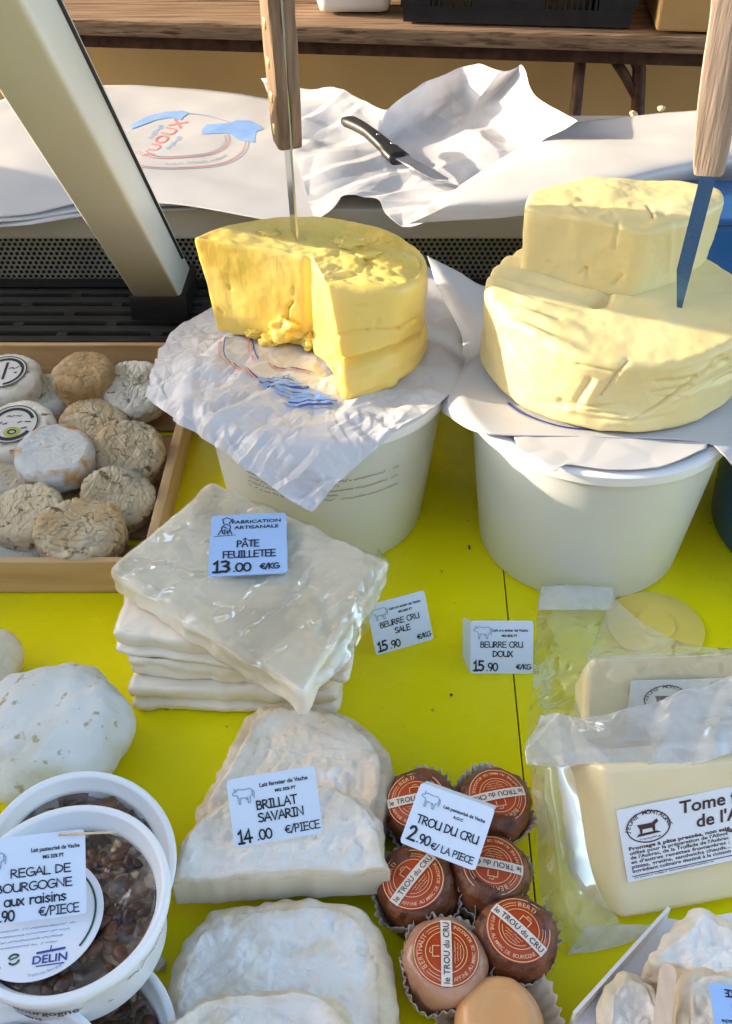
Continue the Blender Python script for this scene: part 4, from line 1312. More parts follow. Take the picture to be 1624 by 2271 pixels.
M_['rind_brown'] = mat('brown_goat_rind', (.36, .22, .085), (.52, .38, .20), 30, 7, .35, .65, rough=.75, bumps=[(75, .9, .004, 'RIDGED_MULTIFRACTAL', (1, 1, 1), 1.0)], extra=[((.28, .28, .22), 22, .55, .7)])
M_['rind_orange'] = mat('blue_white_rind_with_orange_side', (.52, .56, .56), (.66, .66, .62), 22, 6, .35, .65, rough=.7, bumps=[(70, .45, .002)], crust=(.50, .25, .04), crust_lo=.95, crust_hi=1.15)
M_['dough'] = mat('wrapped_puff_pastry', (.86, .73, .56), (.90, .82, .68), 11, 6, rough=.5, sss=.15, sssr=(.006,), coat=.35, coat_rough=.09, coat_bump=.9, coat_scale=38, bumps=[(24, .35, .004), (90, .25, .001)], extra=[((.66, .57, .44), 17, .54, .68)])
M_['dough_film'] = film('cling_film', .03, .28, .10, 46, .8)
M_['dome'] = mat('white_mould_dome', (.66, .66, .60), (.76, .76, .71), 16, 5, rough=.8, bumps=[(60, .7, .003), (220, .6, .0010)], extra=[((.60, .57, .40), 15, .52, .64), ((.44, .37, .20), 95, .62, .68, 'FBM', (1, 1, .6))])
M_['dome_cream'] = mat('cream_dome', (.78, .68, .48), (.83, .75, .58), 18, 5, rough=.75, bumps=[(60, .3, .002)])
M_['bloomy'] = mat('bloomy_white_rind', (.76, .69, .60), (.83, .80, .75), 28, 6, .35, .65, rough=.85, bumps=[(48, .7, .004), (170, .8, .0014), (60, .5, .0016, 'FBM', (.35, 3, 1))], extra=[((.70, .58, .40), 22, .58, .70)], crust=(.66, .53, .34), crust_lo=.62, crust_hi=1.05, sheen=.15)
M_['bloomy_cream'] = mat('bloomy_cream_rind', (.74, .60, .44), (.80, .71, .58), 26, 6, .35, .62, rough=.85, bumps=[(48, .8, .004), (170, .8, .0014)], extra=[((.60, .45, .25), 18, .56, .7), ((.85, .84, .83), 30, .58, .7)], crust=(.60, .46, .28), crust_lo=.7, crust_hi=1.1)
M_['paste'] = mat('cut_cheese_paste', (.74, .66, .50), (.80, .73, .58), 30, 4, rough=.5, sss=.25, sssr=(.006,))
M_['crust_band'] = mat('crinkled_crust', (.62, .48, .28), (.74, .64, .46), 40, 6, rough=.8, bumps=[(90, .7, .002)])
M_['tub'] = mat('white_tub_wall', (.80, .81, .82), (.83, .84, .85), 8, 3, rough=.3, sss=.2, sssr=(.01,))
M_['raisin'] = mat('raisins_under_film', (.04, .016, .008), (.17, .075, .034), 62, 6, .38, .62, rough=.45, coat=.6, coat_rough=.05, coat_bump=1.0, coat_scale=48, bumps=[(60, .8, .005)], extra=[((.46, .36, .22), 44, .60, .70), ((.11, .05, .02), 90, .55, .62)])
def raisin_mix(m):
    nt = m.node_tree; N = nt.nodes; K = nt.links
    b = N['Principled BSDF']
    tc = N.new('ShaderNodeTexCoord'); ns = N.new('ShaderNodeTexNoise'); ns.inputs['Scale'].default_value = 60
    K.new(tc.outputs['Object'], ns.inputs['Vector'])
    ad = N.new('ShaderNodeVectorMath'); ad.operation = 'MULTIPLY_ADD'; ad.inputs[1].default_value = (.012, .012, .012)
    K.new(ns.outputs[1], ad.inputs[0]); K.new(tc.outputs['Object'], ad.inputs[2])
    vo = N.new('ShaderNodeTexVoronoi'); vo.inputs['Scale'].default_value = 95
    K.new(ad.outputs[0], vo.inputs['Vector'])
    sp = N.new('ShaderNodeSeparateColor'); K.new(vo.outputs['Color'], sp.inputs[0])
    cr_ = N.new('ShaderNodeValToRGB'); e = cr_.color_ramp.elements
    e[0].position = 0; e[0].color = (.02, .008, .004, 1); e[1].position = 1; e[1].color = (.40, .30, .18, 1)
    for pos, c in ((.35, (.06, .022, .010)), (.6, (.14, .06, .025)), (.78, (.24, .12, .055)), (.9, (.34, .24, .13))):
        q = e.new(pos); q.color = (*c, 1)
    K.new(sp.outputs[0], cr_.inputs[0])
    mx = N.new('ShaderNodeMix'); mx.data_type = 'RGBA'; mx.inputs[0].default_value = .55
    old = b.inputs['Base Color'].links[0].from_socket
    K.new(old, mx.inputs[6]); K.new(cr_.outputs[0], mx.inputs[7]); K.new(mx.outputs[2], b.inputs['Base Color'])
    bp_ = N.new('ShaderNodeBump'); bp_.inputs['Strength'].default_value = 1; bp_.inputs['Distance'].default_value = .004; bp_.invert = True
    K.new(vo.outputs['Distance'], bp_.inputs['Height'])
    K.new(b.inputs['Normal'].links[0].from_socket, bp_.inputs['Normal']); K.new(bp_.outputs[0], b.inputs['Normal'])
raisin_mix(M_['raisin'])
M_['raisin_fruit'] = mat('dark_raisin', (.035, .012, .006), (.13, .052, .02), 48, 4, .4, .6, rough=.4, bumps=[(260, .7, .0012)], extra=[((.42, .31, .17), 60, .60, .68)])
M_['tub_film'] = film('tub_film', .005, .15, .06, 60, .8)
M_['brown_rind'] = mat('washed_brown_rind', (.10, .024, .007), (.22, .065, .018), 50, 6, .35, .65, rough=.45, bumps=[(120, .8, .003), (300, .5, .001)], extra=[((.30, .095, .030), 38, .48, .62), ((.07, .015, .005), 80, .58, .66)], coat=.08, coat_rough=.25)
M_['pink_rind'] = mat('washed_pink_rind', (.42, .19, .10), (.56, .30, .18), 40, 5, .35, .65, rough=.5, bumps=[(60, .4, .002)], coat=.5, coat_rough=.15, coat_bump=.5, coat_scale=60)
M_['peach_rind'] = mat('peach_rind', (.66, .29, .09), (.76, .40, .16), 22, 6, rough=.5, bumps=[(60, .3, .002)], coat=.4, coat_rough=.2)
M_['cup'] = mat('pleated_paper_cup', (.72, .63, .52), (.80, .73, .63), 30, 4, rough=.45, transl=.4)
M_['label_red'] = mat('rust_red_label', (.43, .048, .005), (.50, .062, .007), 30, 3, rough=.35, coat=.2, coat_rough=.1, coat_bump=.3, coat_scale=90)
M_['label_line'] = mat('label_tan_ink', (.80, .46, .22), rough=.4)
M_['label_band'] = mat('label_cream_band', (.80, .68, .55), rough=.4)
M_['label_white'] = mat('white_label_paper', (.78, .79, .84), (.82, .83, .87), 20, 3, rough=.4)
M_['label_grey'] = mat('cheese_label_paper', (.62, .60, .56), rough=.5)
M_['tome'] = mat('pressed_white_cheese', (.77, .63, .36), (.83, .71, .45), 14, 5, rough=.4, sss=.2, sssr=(.008,), coat=.7, coat_rough=.14, coat_bump=.12, coat_scale=22, bumps=[(40, .15, .002)], extra=[((.55, .47, .28), 60, .72, .78, 'FBM', (.5, .5, 2))])
M_['bag'] = film('vacuum_bag', .03, .34, .09, 40, .9, patch=.16)
M_['bag_milky'] = film('milky_bag', .26, .40, .09, 46, .9, milkcol=(.84, .86, .92), patch=.62)
M_['disc'] = mat('pale_yellow_plastic', (.84, .62, .10), (.86, .66, .15), 10, 3, rough=.4)
M_['tray'] = mat('white_card_tray', (.76, .74, .74), (.80, .78, .78), 20, 3, rough=.6)
M_['stick'] = mat('wooden_spatula', (.66, .46, .30), (.74, .56, .40), 40, 5, rough=.6, stretch=(6, .5, 6))

def basis(origin, X, Y):
    X = X.normalized(); Y = (Y - X * Y.dot(X)).normalized(); Z = X.cross(Y)
    return Matrix(((X.x, Y.x, Z.x, origin.x), (X.y, Y.y, Z.y, origin.y), (X.z, Y.z, Z.z, origin.z), (0, 0, 0, 1)))

# ------------------------------------------------------------------ wooden crate of little goat cheeses
crate = empty('wooden_crate', (-.34, .81, 0), 'shallow slatted wooden crate holding small wrinkled goat cheeses', 'crate')
cx0, cx1, cy0, cy1, ch = -.52, -.180, .630, .990, .036
bm = bmesh.new(); add_box(bm, (cx0, cy0, .001), (cx1, cy0 + .007, ch), None, .0012); build('front_board', bm, M_['crate_wood'], crate, smooth=False)
bm = bmesh.new(); add_box(bm, (cx0, cy1 - .007, .001), (cx1, cy1, ch + .004), None, .0012); build('back_board', bm, M_['crate_wood'], crate, smooth=False)
for xx in (cx0, cx1 - .009):
    bm = bmesh.new(); add_box(bm, (xx, cy0 + .0075, .001), (xx + .009, cy1 - .0075, ch - .002), None, .0012); build('side_board', bm, M_['crate_wood_side'], crate, smooth=False)
y = cy0 + .010
while y < cy1 - .06:
    bm = bmesh.new(); add_box(bm, (cx0 + .0095, y, .003), (cx1 - .0095, y + .046, .0065), None, .0008); build('slat', bm, M_['crate_floor'], crate, smooth=False)
    y += .0575

def goat(px, py, zt, r, h, tf, tr, m, label, seed, wr=.002, lab=0, sq=1.0):
    """tf tilts the top towards the viewer, tr to the right, in degrees"""
    c = P(px, py, zt)
    root = empty('goat_cheese', c, label, 'cheese', 'goat cheeses in the wooden crate')
    M = Matrix.Translation(c) @ Matrix.Rotation(R(tr), 4, 'Y') @ Matrix.Rotation(R(tf), 4, 'X') @ Matrix.Translation((0, 0, -h))
    rnd = random.Random(seed)
    ol = closed([(r * (1 + rnd.uniform(-.06, .06)) * math.cos(2 * PI * k / 9), r * sq * (1 + rnd.uniform(-.06, .06)) * math.sin(2 * PI * k / 9)) for k in range(9)], 190)
    off = Vector((seed * 1.37, seed * .71, 0))
    st = Vector((1, 1.7, 1)) if seed % 2 else Vector((1.5, 1, 1.3))
    def dp(co, n, t):
        p = Vector((co.x * st.x, co.y * st.y, co.z * st.z)) + off
        w = abs(noise.noise(p * 95 + Vector((0, 0, 1)) * noise.noise(p * 40) * 2))
        crease = -max(0, .16 - w) * 8 * wr
        amp_ = .35 + .65 * max(0, min(1, .5 + noise.noise(p * 25 + Vector((4, 4, 4))) * 1.6))
        return co + n * (wr * .5 * noise.noise(p * 42) + crease * .62 * amp_ + .0016 * noise.noise(p * 18) + .0006 * fbm(p, 120, 2)) + n * wav(p) * amp_
    dirv = Vector((math.cos(seed * 1.3), math.sin(seed * 1.3), .6))
    def wav(p):
        ph = p.dot(dirv) * 1350 + 7 * noise.noise(p * 55) + 4 * noise.noise(p * 120)
        return wr * .42 * (abs(math.sin(ph * .5)) ** .5 - .7) if wr > .0013 else 0
    bm = bmesh.new()
    loft(bm, ol, round_layers(0, h, h * .22, h * .30, 16, 8), rings=54, disp=dp, M=M, crust=True)
    build('rind', bm, m, root)
    if lab:
        ink = Ink()
        q = r * .66
        ink.area([(q * math.cos(2 * PI * k / 40), q * math.sin(2 * PI * k / 40)) for k in range(40)], 0, .0)
        ink.ring(0, 0, q * .98, q * .98, .0012, 1)
        ink.ring(0, 0, q * .80, q * .80, q * .14, 1, 20, 165)
        if lab == 2:
            ink.ring(q * .05, -q * .42, q * .26, q * .20, q * .14, 2); ink.ring(q * .05, -q * .42, q * .15, q * .10, q * .07, 1)
            ink.ring(0, 0, q * .8, q * .8, q * .16, 1, 215, 330)
            ink.scribble(-q * .3, q * .3, q * .38, q * .12, q * .03, 1, 1); ink.scribble(-q * .7, -q * .25, -q * .05, q * .2, q * .05, 1, 2); ink.scribble(q * .2, q * .7, 0, q * .2, q * .05, 1, 3); ink.scribble(q * .4, q * .72, -q * .35, q * .2, q * .06, 1, 5)
        else:
            ink.ring(0, 0, q * .82, q * .82, q * .12, 1, -80, 90); ink.area([(0, -q * .5), (q * .12, -q * .5), (q * .12, q * .6), (0, q * .6)], 1, .00003)
            ink.scribble(q * .2, q * .6, q * .15, q * .2, q * .05, 1, 6); ink.scribble(q * .2, q * .55, -q * .15, q * .2, q * .05, 1, 7); ink.area([(-q * .5, -q * .5), (-q * .1, -q * .5), (-q * .1, -q * .2), (-q * .5, -q * .1)], 2, .00003)
        for i in range(len(ink.v)):
            v = ink.v[i]; ink.v[i] = (v[0], v[1], v[2] * 3 + (.0002 if i >= 40 else 0))
        ink.build('round_label', [M_['label_grey'], M_['ink'], M_['ink_yellowgreen']], root, M=M @ Matrix.Translation((0, 0, h + .0022)))
M_['ink_yellowgreen'] = mat('yellow_green_ink', (.40, .42, .05), rough=.5)
goat(157, 1085, .022, .030, .020, 0, 0, M_['rind_brown'], 'dark cheese at the crate bottom, mostly hidden between its neighbours', 11)
goat(105, 860, .036, .032, .027, 6, -6, M_['rind_grey'], 'grey cheese tucked under the left side of the tall brown one', 2)
goat(205, 925, .038, .034, .028, 8, 4, M_['rind_tan'], 'tan cheese in the crate centre half covered by the bluish white one', 6)
goat(18, 1046, .034, .030, .026, 4, -4, M_['rind_grey'], 'grey green cheese at the left photo edge between labelled and flat tan ones', 9, .001)
goat(36, 1200, .024, .030, .020, 3, 2, M_['rind_grey'], 'smooth blue grey cheese low in the front left corner of the crate', 14, .0008)
goat(10, 828, .056, .0360, .034, 10, -3, M_['rind_white'], 'white cheese with half a dark round label at the back left', 1, .0012, 1)
goat(186, 812, .064, .0325, .036, 6, 2, M_['rind_brown'], 'tall orange brown cheese standing at the back of the crate', 3)
goat(297, 850, .050, .0350, .026, 20, 3, M_['rind_white'], 'pale grey wrinkled cheese with a dark nick, at back right under the paper corner', 4, .0022)
goat(30, 944, .054, .0365, .032, 14, -3, M_['rind_white'], 'white cheese with a round label bearing a yellow ring', 5, .001, 2)
goat(286, 990, .048, .0355, .030, 20, 8, M_['rind_tan'], 'round beige cheese with fine wrinkles by the right crate side', 8, .0022)
goat(118, 994, .062, .0375, .026, 8, 4, M_['rind_orange'], 'bluish white cheese with a runny orange side, topmost in the crate', 7, .001)
goat(52, 1124, .046, .0350, .026, 7, -3, M_['rind_tan'], 'flat tan cheese left of the deeply wrinkled front cheese', 10, .0018)
goat(262, 1096, .042, .0335, .026, 26, 14, M_['rind_tan'], 'tan cheese leaning against the right side behind the front one', 12, .0024, 0, .9)
goat(174, 1164, .048, .0400, .030, 14, 2, M_['rind_tan'], 'large deeply wrinkled cheese nearest the front board of the crate', 13, .0030, 0, .88)

# ------------------------------------------------------------------ stack of wrapped puff pastry
def pack(corners, z0, z1, rad, label, seed, groove=0, tilt=0):
    ol = poly([a2(P(x, y, z1)) for x, y in corners], 220, rad)
    h = z1 - z0
    L = round_layers(z0, z1, h * .22, h * .26, 18, 6)
    k = sum(ol, Vector((0, 0))) / len(ol)
    off = Vector((seed * 2.1, 0, 0))
    def dp(co, n, t):
        p = co + off
        d = .0010 * fbm(p, 34, 3) + .0014 * fbm(p, 10, 2) + (.0030 * folds(p, 30) + .0016 * folds(p, 70)) * (1 - .8 * min(1, t * 1.3) + .5 * max(0, min(1, (co.x - k.x) / .05)))
        if t == 0 and groove:
            d -= .0045 * math.exp(-((co.z - (z0 + h * groove) - .002 * fbm(p, 12, 2)) / (h * .10)) ** 2)
        c = co + n * d
        c.z += (tilt * (co.y - k.y)) + .0015 * fbm(p, 9, 2) * (t > 0)
        if t == 0: c += n * .0005 * math.sin((co.z - z0) / h * 9 + 3 * fbm(p, 14, 2))
        pass
        c.x += .002 * fbm(p + Vector((0, 9, 0)), 40, 2) * (t == 0); c.y += .002 * fbm(p + Vector((9, 0, 0)), 40, 2) * (t == 0)
        return c
    bm = bmesh.new(); loft(bm, ol, L, rings=44, disp=dp)
    o = build('pastry_pack', bm, M_['dough'])
    return tag(o, label, 'puff pastry', 'wrapped puff pastry packs in the stack')
pack([(278, 1528), (755, 1540), (760, 1360), (345, 1350)], .0005, .026, .006, 'folded pastry pack at the bottom of the stack', 1, .45)
pack([(282, 1462), (735, 1500), (790, 1330), (340, 1300)], .0262, .043, .006, 'thin pastry pack second from the bottom of the stack', 2)
pack([(240, 1402), (772, 1470), (812, 1270), (315, 1235)], .0432, .067, .006, 'pastry pack directly under the topmost one, folded at its front', 3, .38)
tp_ = pack([(240, 1258), (470, 1070), (866, 1243), (672, 1530)], .0678, .0935, .005, 'topmost pastry pack lying askew and carrying a blue price card', 4, 0, .02)
# loose cling film round the right-hand corner of the pastry
def wrapfilm(E0, E1, F0, F1, zf, nm, label, m, cr_=.004, s=26, nu=60, nv=60, cat='film', group=None, parent=None):
    sh = Sheet(E0, E1, F0, F1, zf, lambda p, u, v: cr_ * folds(p, s * .9) + cr_ * .5 * fbm(p, 12, 2))
    o = sh.mesh(nm, m, parent, nu, nv, .0002)
    if parent is None: tag(o, label, cat, group)
    return o
wrapfilm([(672, 1532), (740, 1500), (800, 1420), (868, 1246)], [(700, 1380), (760, 1330), (800, 1290), (840, 1215)], [(672, 1532), (700, 1380)], [(868, 1246), (840, 1215)],
         lambda x, y, u, v: .080 + .018 * v, 'cling_film', 'shiny cling film wrinkled along the right edge of the topmost pastry pack', M_['dough_film'], .004, 40)

wrapfilm([(244, 1262), (400, 1368), (540, 1460), (672, 1528)], [(470, 1074), (600, 1125), (740, 1185), (862, 1243)], [(244, 1262), (350, 1170), (470, 1074)], [(672, 1528), (770, 1385), (862, 1243)],
         lambda x, y, u, v: .0968 + .002 * u + .02 * (y - .56), 'film_wrap', None, M_['dough_film'], .0042, 34, 150, 120, parent=tp_)

# ------------------------------------------------------------------ price cards
def cow(ink, x, y, s, m, w=.0006):
    f = lambda pts: ink.stroke([(x + a * s, y + b * s) for a, b in pts], w, m)
    f([(.15, .62), (.3, .72), (.55, .66), (.85, .70), (.95, .60), (.96, .35)])
    f([(.96, .62), (1.04, .5), (1.02, .2)])
    f([(.15, .62), (.02, .58), (.0, .48), (.12, .45), (.22, .42)])
    f([(.12, .64), (.1, .78), (.16, .7)])
    f([(.22, .42), (.26, .3), (.27, .0), (.34, .0), (.36, .28), (.7, .26), (.72, .0), (.8, .0), (.84, .3), (.96, .36)])
    f([(.62, .26), (.66, .17), (.72, .24)])

def card(label, TL, TR, BR, BL, zb, zt, mats, draw, fold=0, name='price_card', backlean=None):
    bl, br = P(*BL, zb), P(*BR, zb)
    tl, tr = P(*TL, zt), P(*TR, zt)
    o0 = bl
    X = (br - bl + tr - tl) * .5; Yv = (tl - bl + tr - br) * .5
    w, h = X.length, Yv.length
    M = basis(o0, X, Yv)
    root = empty(name, o0, label, 'price card', 'small printed price cards')
    rr = w * .045; t = .0011
    ol = poly([Vector((0, 0)), Vector((w, 0)), Vector((w, h)), Vector((0, h))], 72, rr)
    bm = bmesh.new()
    f = [bm.verts.new(M @ Vector((p.x, p.y, 0))) for p in ol]; b = [bm.verts.new(M @ Vector((p.x, p.y, -t))) for p in ol]
    bm.faces.new(f); bm.faces.new(b[::-1])
    for k in range(72): bm.faces.new((f[k], b[k], b[(k + 1) % 72], f[(k + 1) % 72]))
    if fold:
        # the card is bent back along its top (or left) edge
        if fold > 0:
            q = [Vector((w * .02, h - .0006, -.0002)), Vector((w * .98, h - .0006, -.0002)), Vector((w * .98, h + fold * .35, -fold)), Vector((w * .02, h + fold * .35, -fold))]
        else:
            q = [Vector((.0006, h * .98, -.0002)), Vector((.0006, h * .02, -.0002)), Vector((fold * .30, h * .02, fold)), Vector((fold * .30, h * .98, fold))]
        a = [bm.verts.new(M @ v) for v in q]; c = [bm.verts.new(M @ (v + (Vector((0, -t, 0)) if fold > 0 else Vector((t, 0, 0))))) for v in q]
        bm.faces.new(a); bm.faces.new(c[::-1])
        for k in range(4): bm.faces.new((a[k], c[k], c[(k + 1) % 4], a[(k + 1) % 4]))
    build('card_plate', bm, mats, root, smooth=False)
    ink = Ink(); draw(ink, w, h)
    ink.build('lettering', [M_['ink'], M_['ink_grey']], root, M=M @ Matrix.Translation((0, 0, .0003)))
    return M, w, h

def d_pate(i, w, h):
    i.stroke([(w * .05, h * .635), (w * .33, h * .645)], .0005)
    for pts in ([(.16, .68), (.14, .78), (.2, .84), (.26, .8), (.24, .7), (.17, .68)], [(.17, .84), (.15, .92), (.21, .95), (.27, .91), (.24, .84)], [(.10, .66), (.14, .74)], [(.28, .66), (.25, .74)], [(.18, .66), (.18, .74), (.22, .72), (.23, .66)], [(.15, .8), (.22, .76)], [(.26, .88), (.29, .92)]):
        i.stroke([(w * a, h * b) for a, b in pts], .0008)
    i.font('FABRICATION', w * .60, h * .84, h * .055, 'C', .02, 0, 0, 1.15); i.font('ARTISANALE', w * .60, h * .745, h * .055, 'C', .02, 0, 0, 1.15)
    i.hand('PÂTE', w * .5, h * .44, h * .105, .16, 'C', fit=w * .29); i.hand('FEUILLETEE', w * .52, h * .27, h * .105, .15, 'C', fit=w * .68)
    i.hand('13', w * .06, h * .05, h * .17, .2); i.hand('.00', w * .315, h * .05, h * .125, .18); i.hand('€/KG', w * .90, h * .07, h * .085, .2, 'R')
card('blue price card reading 13.00 lying on the topmost pastry pack', (457, 1145), (628, 1137), (632, 1270), (461, 1278), .1010, .1030, M_['card_blue'], d_pate)

def d_beurre(kind):
    def f(i, w, h):
        cow(i, w * .05, h * .66, h * .32, 1, .0005)
        i.font('Lait cru entier de Vache', w * .63, h * .80, h * .048, 'C', .03); i.font('MG 82% PT', w * .62, h * .70, h * .042, 'C', .04)
        i.hand('BEURRE CRU', w * .5, h * .50, h * .105, .16, 'C', fit=w * .68); i.hand(kind, w * .52, h * .325, h * .105, .19, 'C', fit=w * (.27 if kind == 'SALE' else .32))
        i.hand('15', w * .05, h * .06, h * .18, .2); i.hand('.90', w * .26, h * .06, h * .14, .18); i.hand('€/KG', w * .975, h * .09, h * .09, .2, 'R', 0, fit=w * .24)
    return f
card('tilted white card reading 15.90 and SALE beside the pastry stack', (812, 1345), (940, 1309), (962, 1419), (835, 1454), .001, .036, M_['card'], d_beurre('SALE'))
card('upright white card reading 15.90 and DOUX before the right bucket', (1040, 1376), (1181, 1377), (1180, 1494), (1043, 1494), .001, .036, M_['card'], d_beurre('DOUX'), -.016)

# ------------------------------------------------------------------ white domed cheeses at the left edge
def dome(px, py, r, ry, h, m, label, seed, z0=.0005, e=.72):
    c = P(px, py, h * .45)
    off = Vector((seed * 3.3, 1, 0))
    bm = bmesh.new()
    n = 130
    prof = []
    for k in range(46):
        a = -.42 * PI + k / 45 * (.92 * PI)
        prof.append((max(.0004, math.cos(a)) ** e, .5 + .5 * math.sin(a) if a > 0 else .5 + .5 * math.sin(a) / math.sin(.42 * PI)))
    rings = []
    for rr, zz in prof:
        ring = []
        for k in range(n):
            t = 2 * PI * k / n
            d = Vector((math.cos(t), math.sin(t), 0))
            q = Vector((rr * r * d.x, rr * ry * d.y, zz * h))
            nn = Vector((d.x * rr, d.y * rr, (zz - .5) * 1.6)).normalized()
            q += nn * ((.0075 * noise.noise(q * 26 + off) + .0036 * noise.noise(q * 58 + off) + .0010 * folds(q + off, 60)) + .0022 * (crumple(q + off, 45) - .2) + .0006 * noise.noise(q * 170 + off))
            if zz < .02: q.z = 0
            ring.append(bm.verts.new(q + Vector((c.x, c.y, z0))))
        rings.append(ring)
    for a, b in zip(rings, rings[1:]):
        for k in range(n): bm.faces.new((a[k], a[(k + 1) % n], b[(k + 1) % n], b[k]))
    bm.faces.new(rings[0][::-1]); bm.faces.new(rings[-1])
    o = build('domed_cheese', bm, m)
    return tag(o, label, 'cheese')
dome(112, 1635, .056, .056, .062, M_['dome'], 'big white domed cheese with small mould spots behind the tubs', 1)
dome(-14, 1480, .0235, .03, .040, M_['dome_cream'], 'cream coloured rounded cheese cut by the left photo edge', 2)

# ------------------------------------------------------------------ tubs of raisin cheese
def tub(px, py, zc, tf, tr, label, r=.0555, h=.046, deco=False, roundlab=False, clutter=1, seed=0):
    c = P(px, py, zc)
    root = empty('cheese_tub', c, label, 'tub', 'white tubs of raisin cheese')
    M = Matrix.Translation(c) @ Matrix.Rotation(R(tr), 4, 'Y') @ Matrix.Rotation(R(tf), 4, 'X')
    bm = bmesh.new()
    rb = r * .86
    pr = [(rb - .004, -h), (rb, -h + .002), (r - .0035, -.010), (r - .0030, -.0085), (r - .0006, -.0080), (r, -.006), (r, -.0008), (r - .0009, 0), (r - .0034, 0), (r - .0046, -.0012), (r - .0052, -.006), (r - .0075, -.0075), (r - .009, -.013), (r - .0105, -.017), (.004, -.017)]
    add_lathe(bm, pr, 120, M)
    autosmooth(build('tub_wall', bm, M_['tub'], root), 50)
    bm = bmesh.new()
    ol = circle(r - .0085, 120)
    off = Vector((seed * 1.9, 4, 0))
    def dp(co, n, t):
        q = co + off
        v, _ = noise.voronoi(q * 95)
        co = co.copy()
        if t > 0: co.z += (.0045 * (.55 - v[0]) + .0035 * fbm(q, 40, 3)) * min(1, t * 1.4) + .005 * fbm(q, 16, 2)
        return co
    loft(bm, ol, [(-.0165, 0), (-.0130, .0005)], rings=50, disp=dp, M=M)
    build('cheese_filling', bm, M_['raisin'], root)
    bm = bmesh.new()
    rnd = random.Random(seed + 50)
    for i in range(120):
        a, q = rnd.uniform(0, 2 * PI), (r - .013) * math.sqrt(rnd.random())
        c_ = Vector((q * math.cos(a), q * math.sin(a), -.0125 + rnd.uniform(-.001, .0015)))
        L_ = rnd.uniform(.0042, .0066)
        Mr = Matrix.Translation(c_) @ Matrix.Rotation(rnd.uniform(0, 6.3), 4, 'Z') @ Matrix.Rotation(rnd.uniform(-.5, .5), 4, 'X') @ Matrix.Diagonal((L_, L_ * .66, L_ * .5, 1))
        nb = len(bm.verts)
        bmesh.ops.create_icosphere(bm, subdivisions=2, radius=1)
        bm.verts.ensure_lookup_table()
        for v in bm.verts[nb:]:
            v.co *= 1 + .22 * noise.noise(v.co * 2.2 + Vector((i, seed, 0)))
            v.co = M @ (Mr @ v.co)
    rs = build('raisins', bm, M_['raisin_fruit'], root); rs['kind'] = 'stuff'
    if clutter:
        bm = bmesh.new()
        ol2 = circle(r - .0088, 110)
        loft(bm, ol2, [(-.0105, 0)], rings=60, disp=lambda co, n, t: co + Vector((0, 0, .0030 * folds(co + off, 42) + .0016 * folds(co + off, 95))) if t > 0 else co, M=M)
        bmesh.ops.delete(bm, geom=[f for f in bm.faces if len(f.verts) > 4], context='FACES_ONLY')
        build('film_cover', bm, M_['tub_film'], root)
    if roundlab:
        LM = M @ Matrix.Translation((-.0125, -.0085, -.0050)) @ Matrix.Rotation(R(8), 4, 'Z')
        q = .0340
        bm = bmesh.new()
        f = [bm.verts.new(LM @ Vector((q * math.cos(2 * PI * k / 64), q * math.sin(2 * PI * k / 64), 0))) for k in range(64)]
        b = [bm.verts.new(LM @ Vector((q * math.cos(2 * PI * k / 64), q * math.sin(2 * PI * k / 64), -.0006))) for k in range(64)]
        bm.faces.new(f); bm.faces.new(b[::-1])
        for k in range(64): bm.faces.new((f[k], b[k], b[(k + 1) % 64], f[(k + 1) % 64]))
        lb = build('round_label', bm, M_['label_white'], root, smooth=False)
        ink = Ink()
        ink.ring(0, 0, q * .88, q * .88, .0011, 0, -40, 70, 40); ink.ring(0, 0, q * .88, q * .88, .0013, 0, 188, 238, 30)
        for k, yy in enumerate((-.0065, -.0095, -.0125, -.0155)):
            ink.scribble(-.023 + .002 * k, .020 - .003 * k, yy, .0012, .0004, 2, 40 + k)
        ink.font('DELIN', .0085, -.0255, .0042, 'C', .02, 0, 1, 1.1)
        ink.stroke([(.002, -.0200), (.0155, -.0192)], .0012, 1); ink.stroke([(.002, -.0268), (.0155, -.0268)], .0006, 1); ink.stroke([(.0085, -.0195), (.0087, -.0170)], .0006, 1)
        ink.ring(-.0095, -.0215, .0026, .0026, .0011, 0, 30, 170); ink.ring(-.0095, -.0215, .0026, .0026, .0011, 0, 210, 350)
        ink.stroke([(-.0112, -.0215), (-.0078, -.0205)], .0008, 0)
        ink.arctext('Tradition Bourgogne', 0, 0, q * .93, -76, .0016, 2, .0, True, .62)
        ink.build('lettering', [M_['ink_green'], M_['ink_navy'], M_['ink_grey']], lb, M=LM @ Matrix.Translation((0, 0, .0003)))
    if deco:
        ink = Ink()
        ink.font('Brillat de Bourgogne', -.020, -.0245, .0062, 'C', .015, .18, 0)
        ink.font('aux raisins', -.024, -.0345, .0056, 'C', .015, .18, 0)
        ink.stroke([(.016, -.022), (.048, -.019)], .0006, 2); ink.stroke([(.006, -.0315), (.034, -.0285)], .0006, 2)
        ink.scribble(.045, .078, -.0215, .0068, .0007, 2, 77)
        ink.area([(.056, -.0135), (.060, -.0100), (.062, -.0130), (.059, -.0145)], 1); ink.area([(.0605, -.0125), (.0675, -.0095), (.0640, -.0140)], 2, .00003)
        ink.area([(.053, -.0140), (.0565, -.0125), (.0565, -.0155)], 1, .00005)
        def on_tub(v):
            z = v.y
            rr = rb + (r - .0035 - rb) * (z + h) / (h - .010) + .0004 + v.z
            a = -PI / 2 + v.x / r
            return M @ Vector((rr * math.cos(a), rr * math.sin(a), z))
        ink.build('print', [M_['ink_brown'], M_['ink_red'], M_['ink_green']], root, fn=on_tub)
    return M, root
tub(152, 2330, .054, 4, 3, 'white tub under the front one, showing only its right side', seed=3)
tub(178, 1908, .070, 12, 12, 'rear white tub of raisin cheese leaning behind the front one', seed=1)
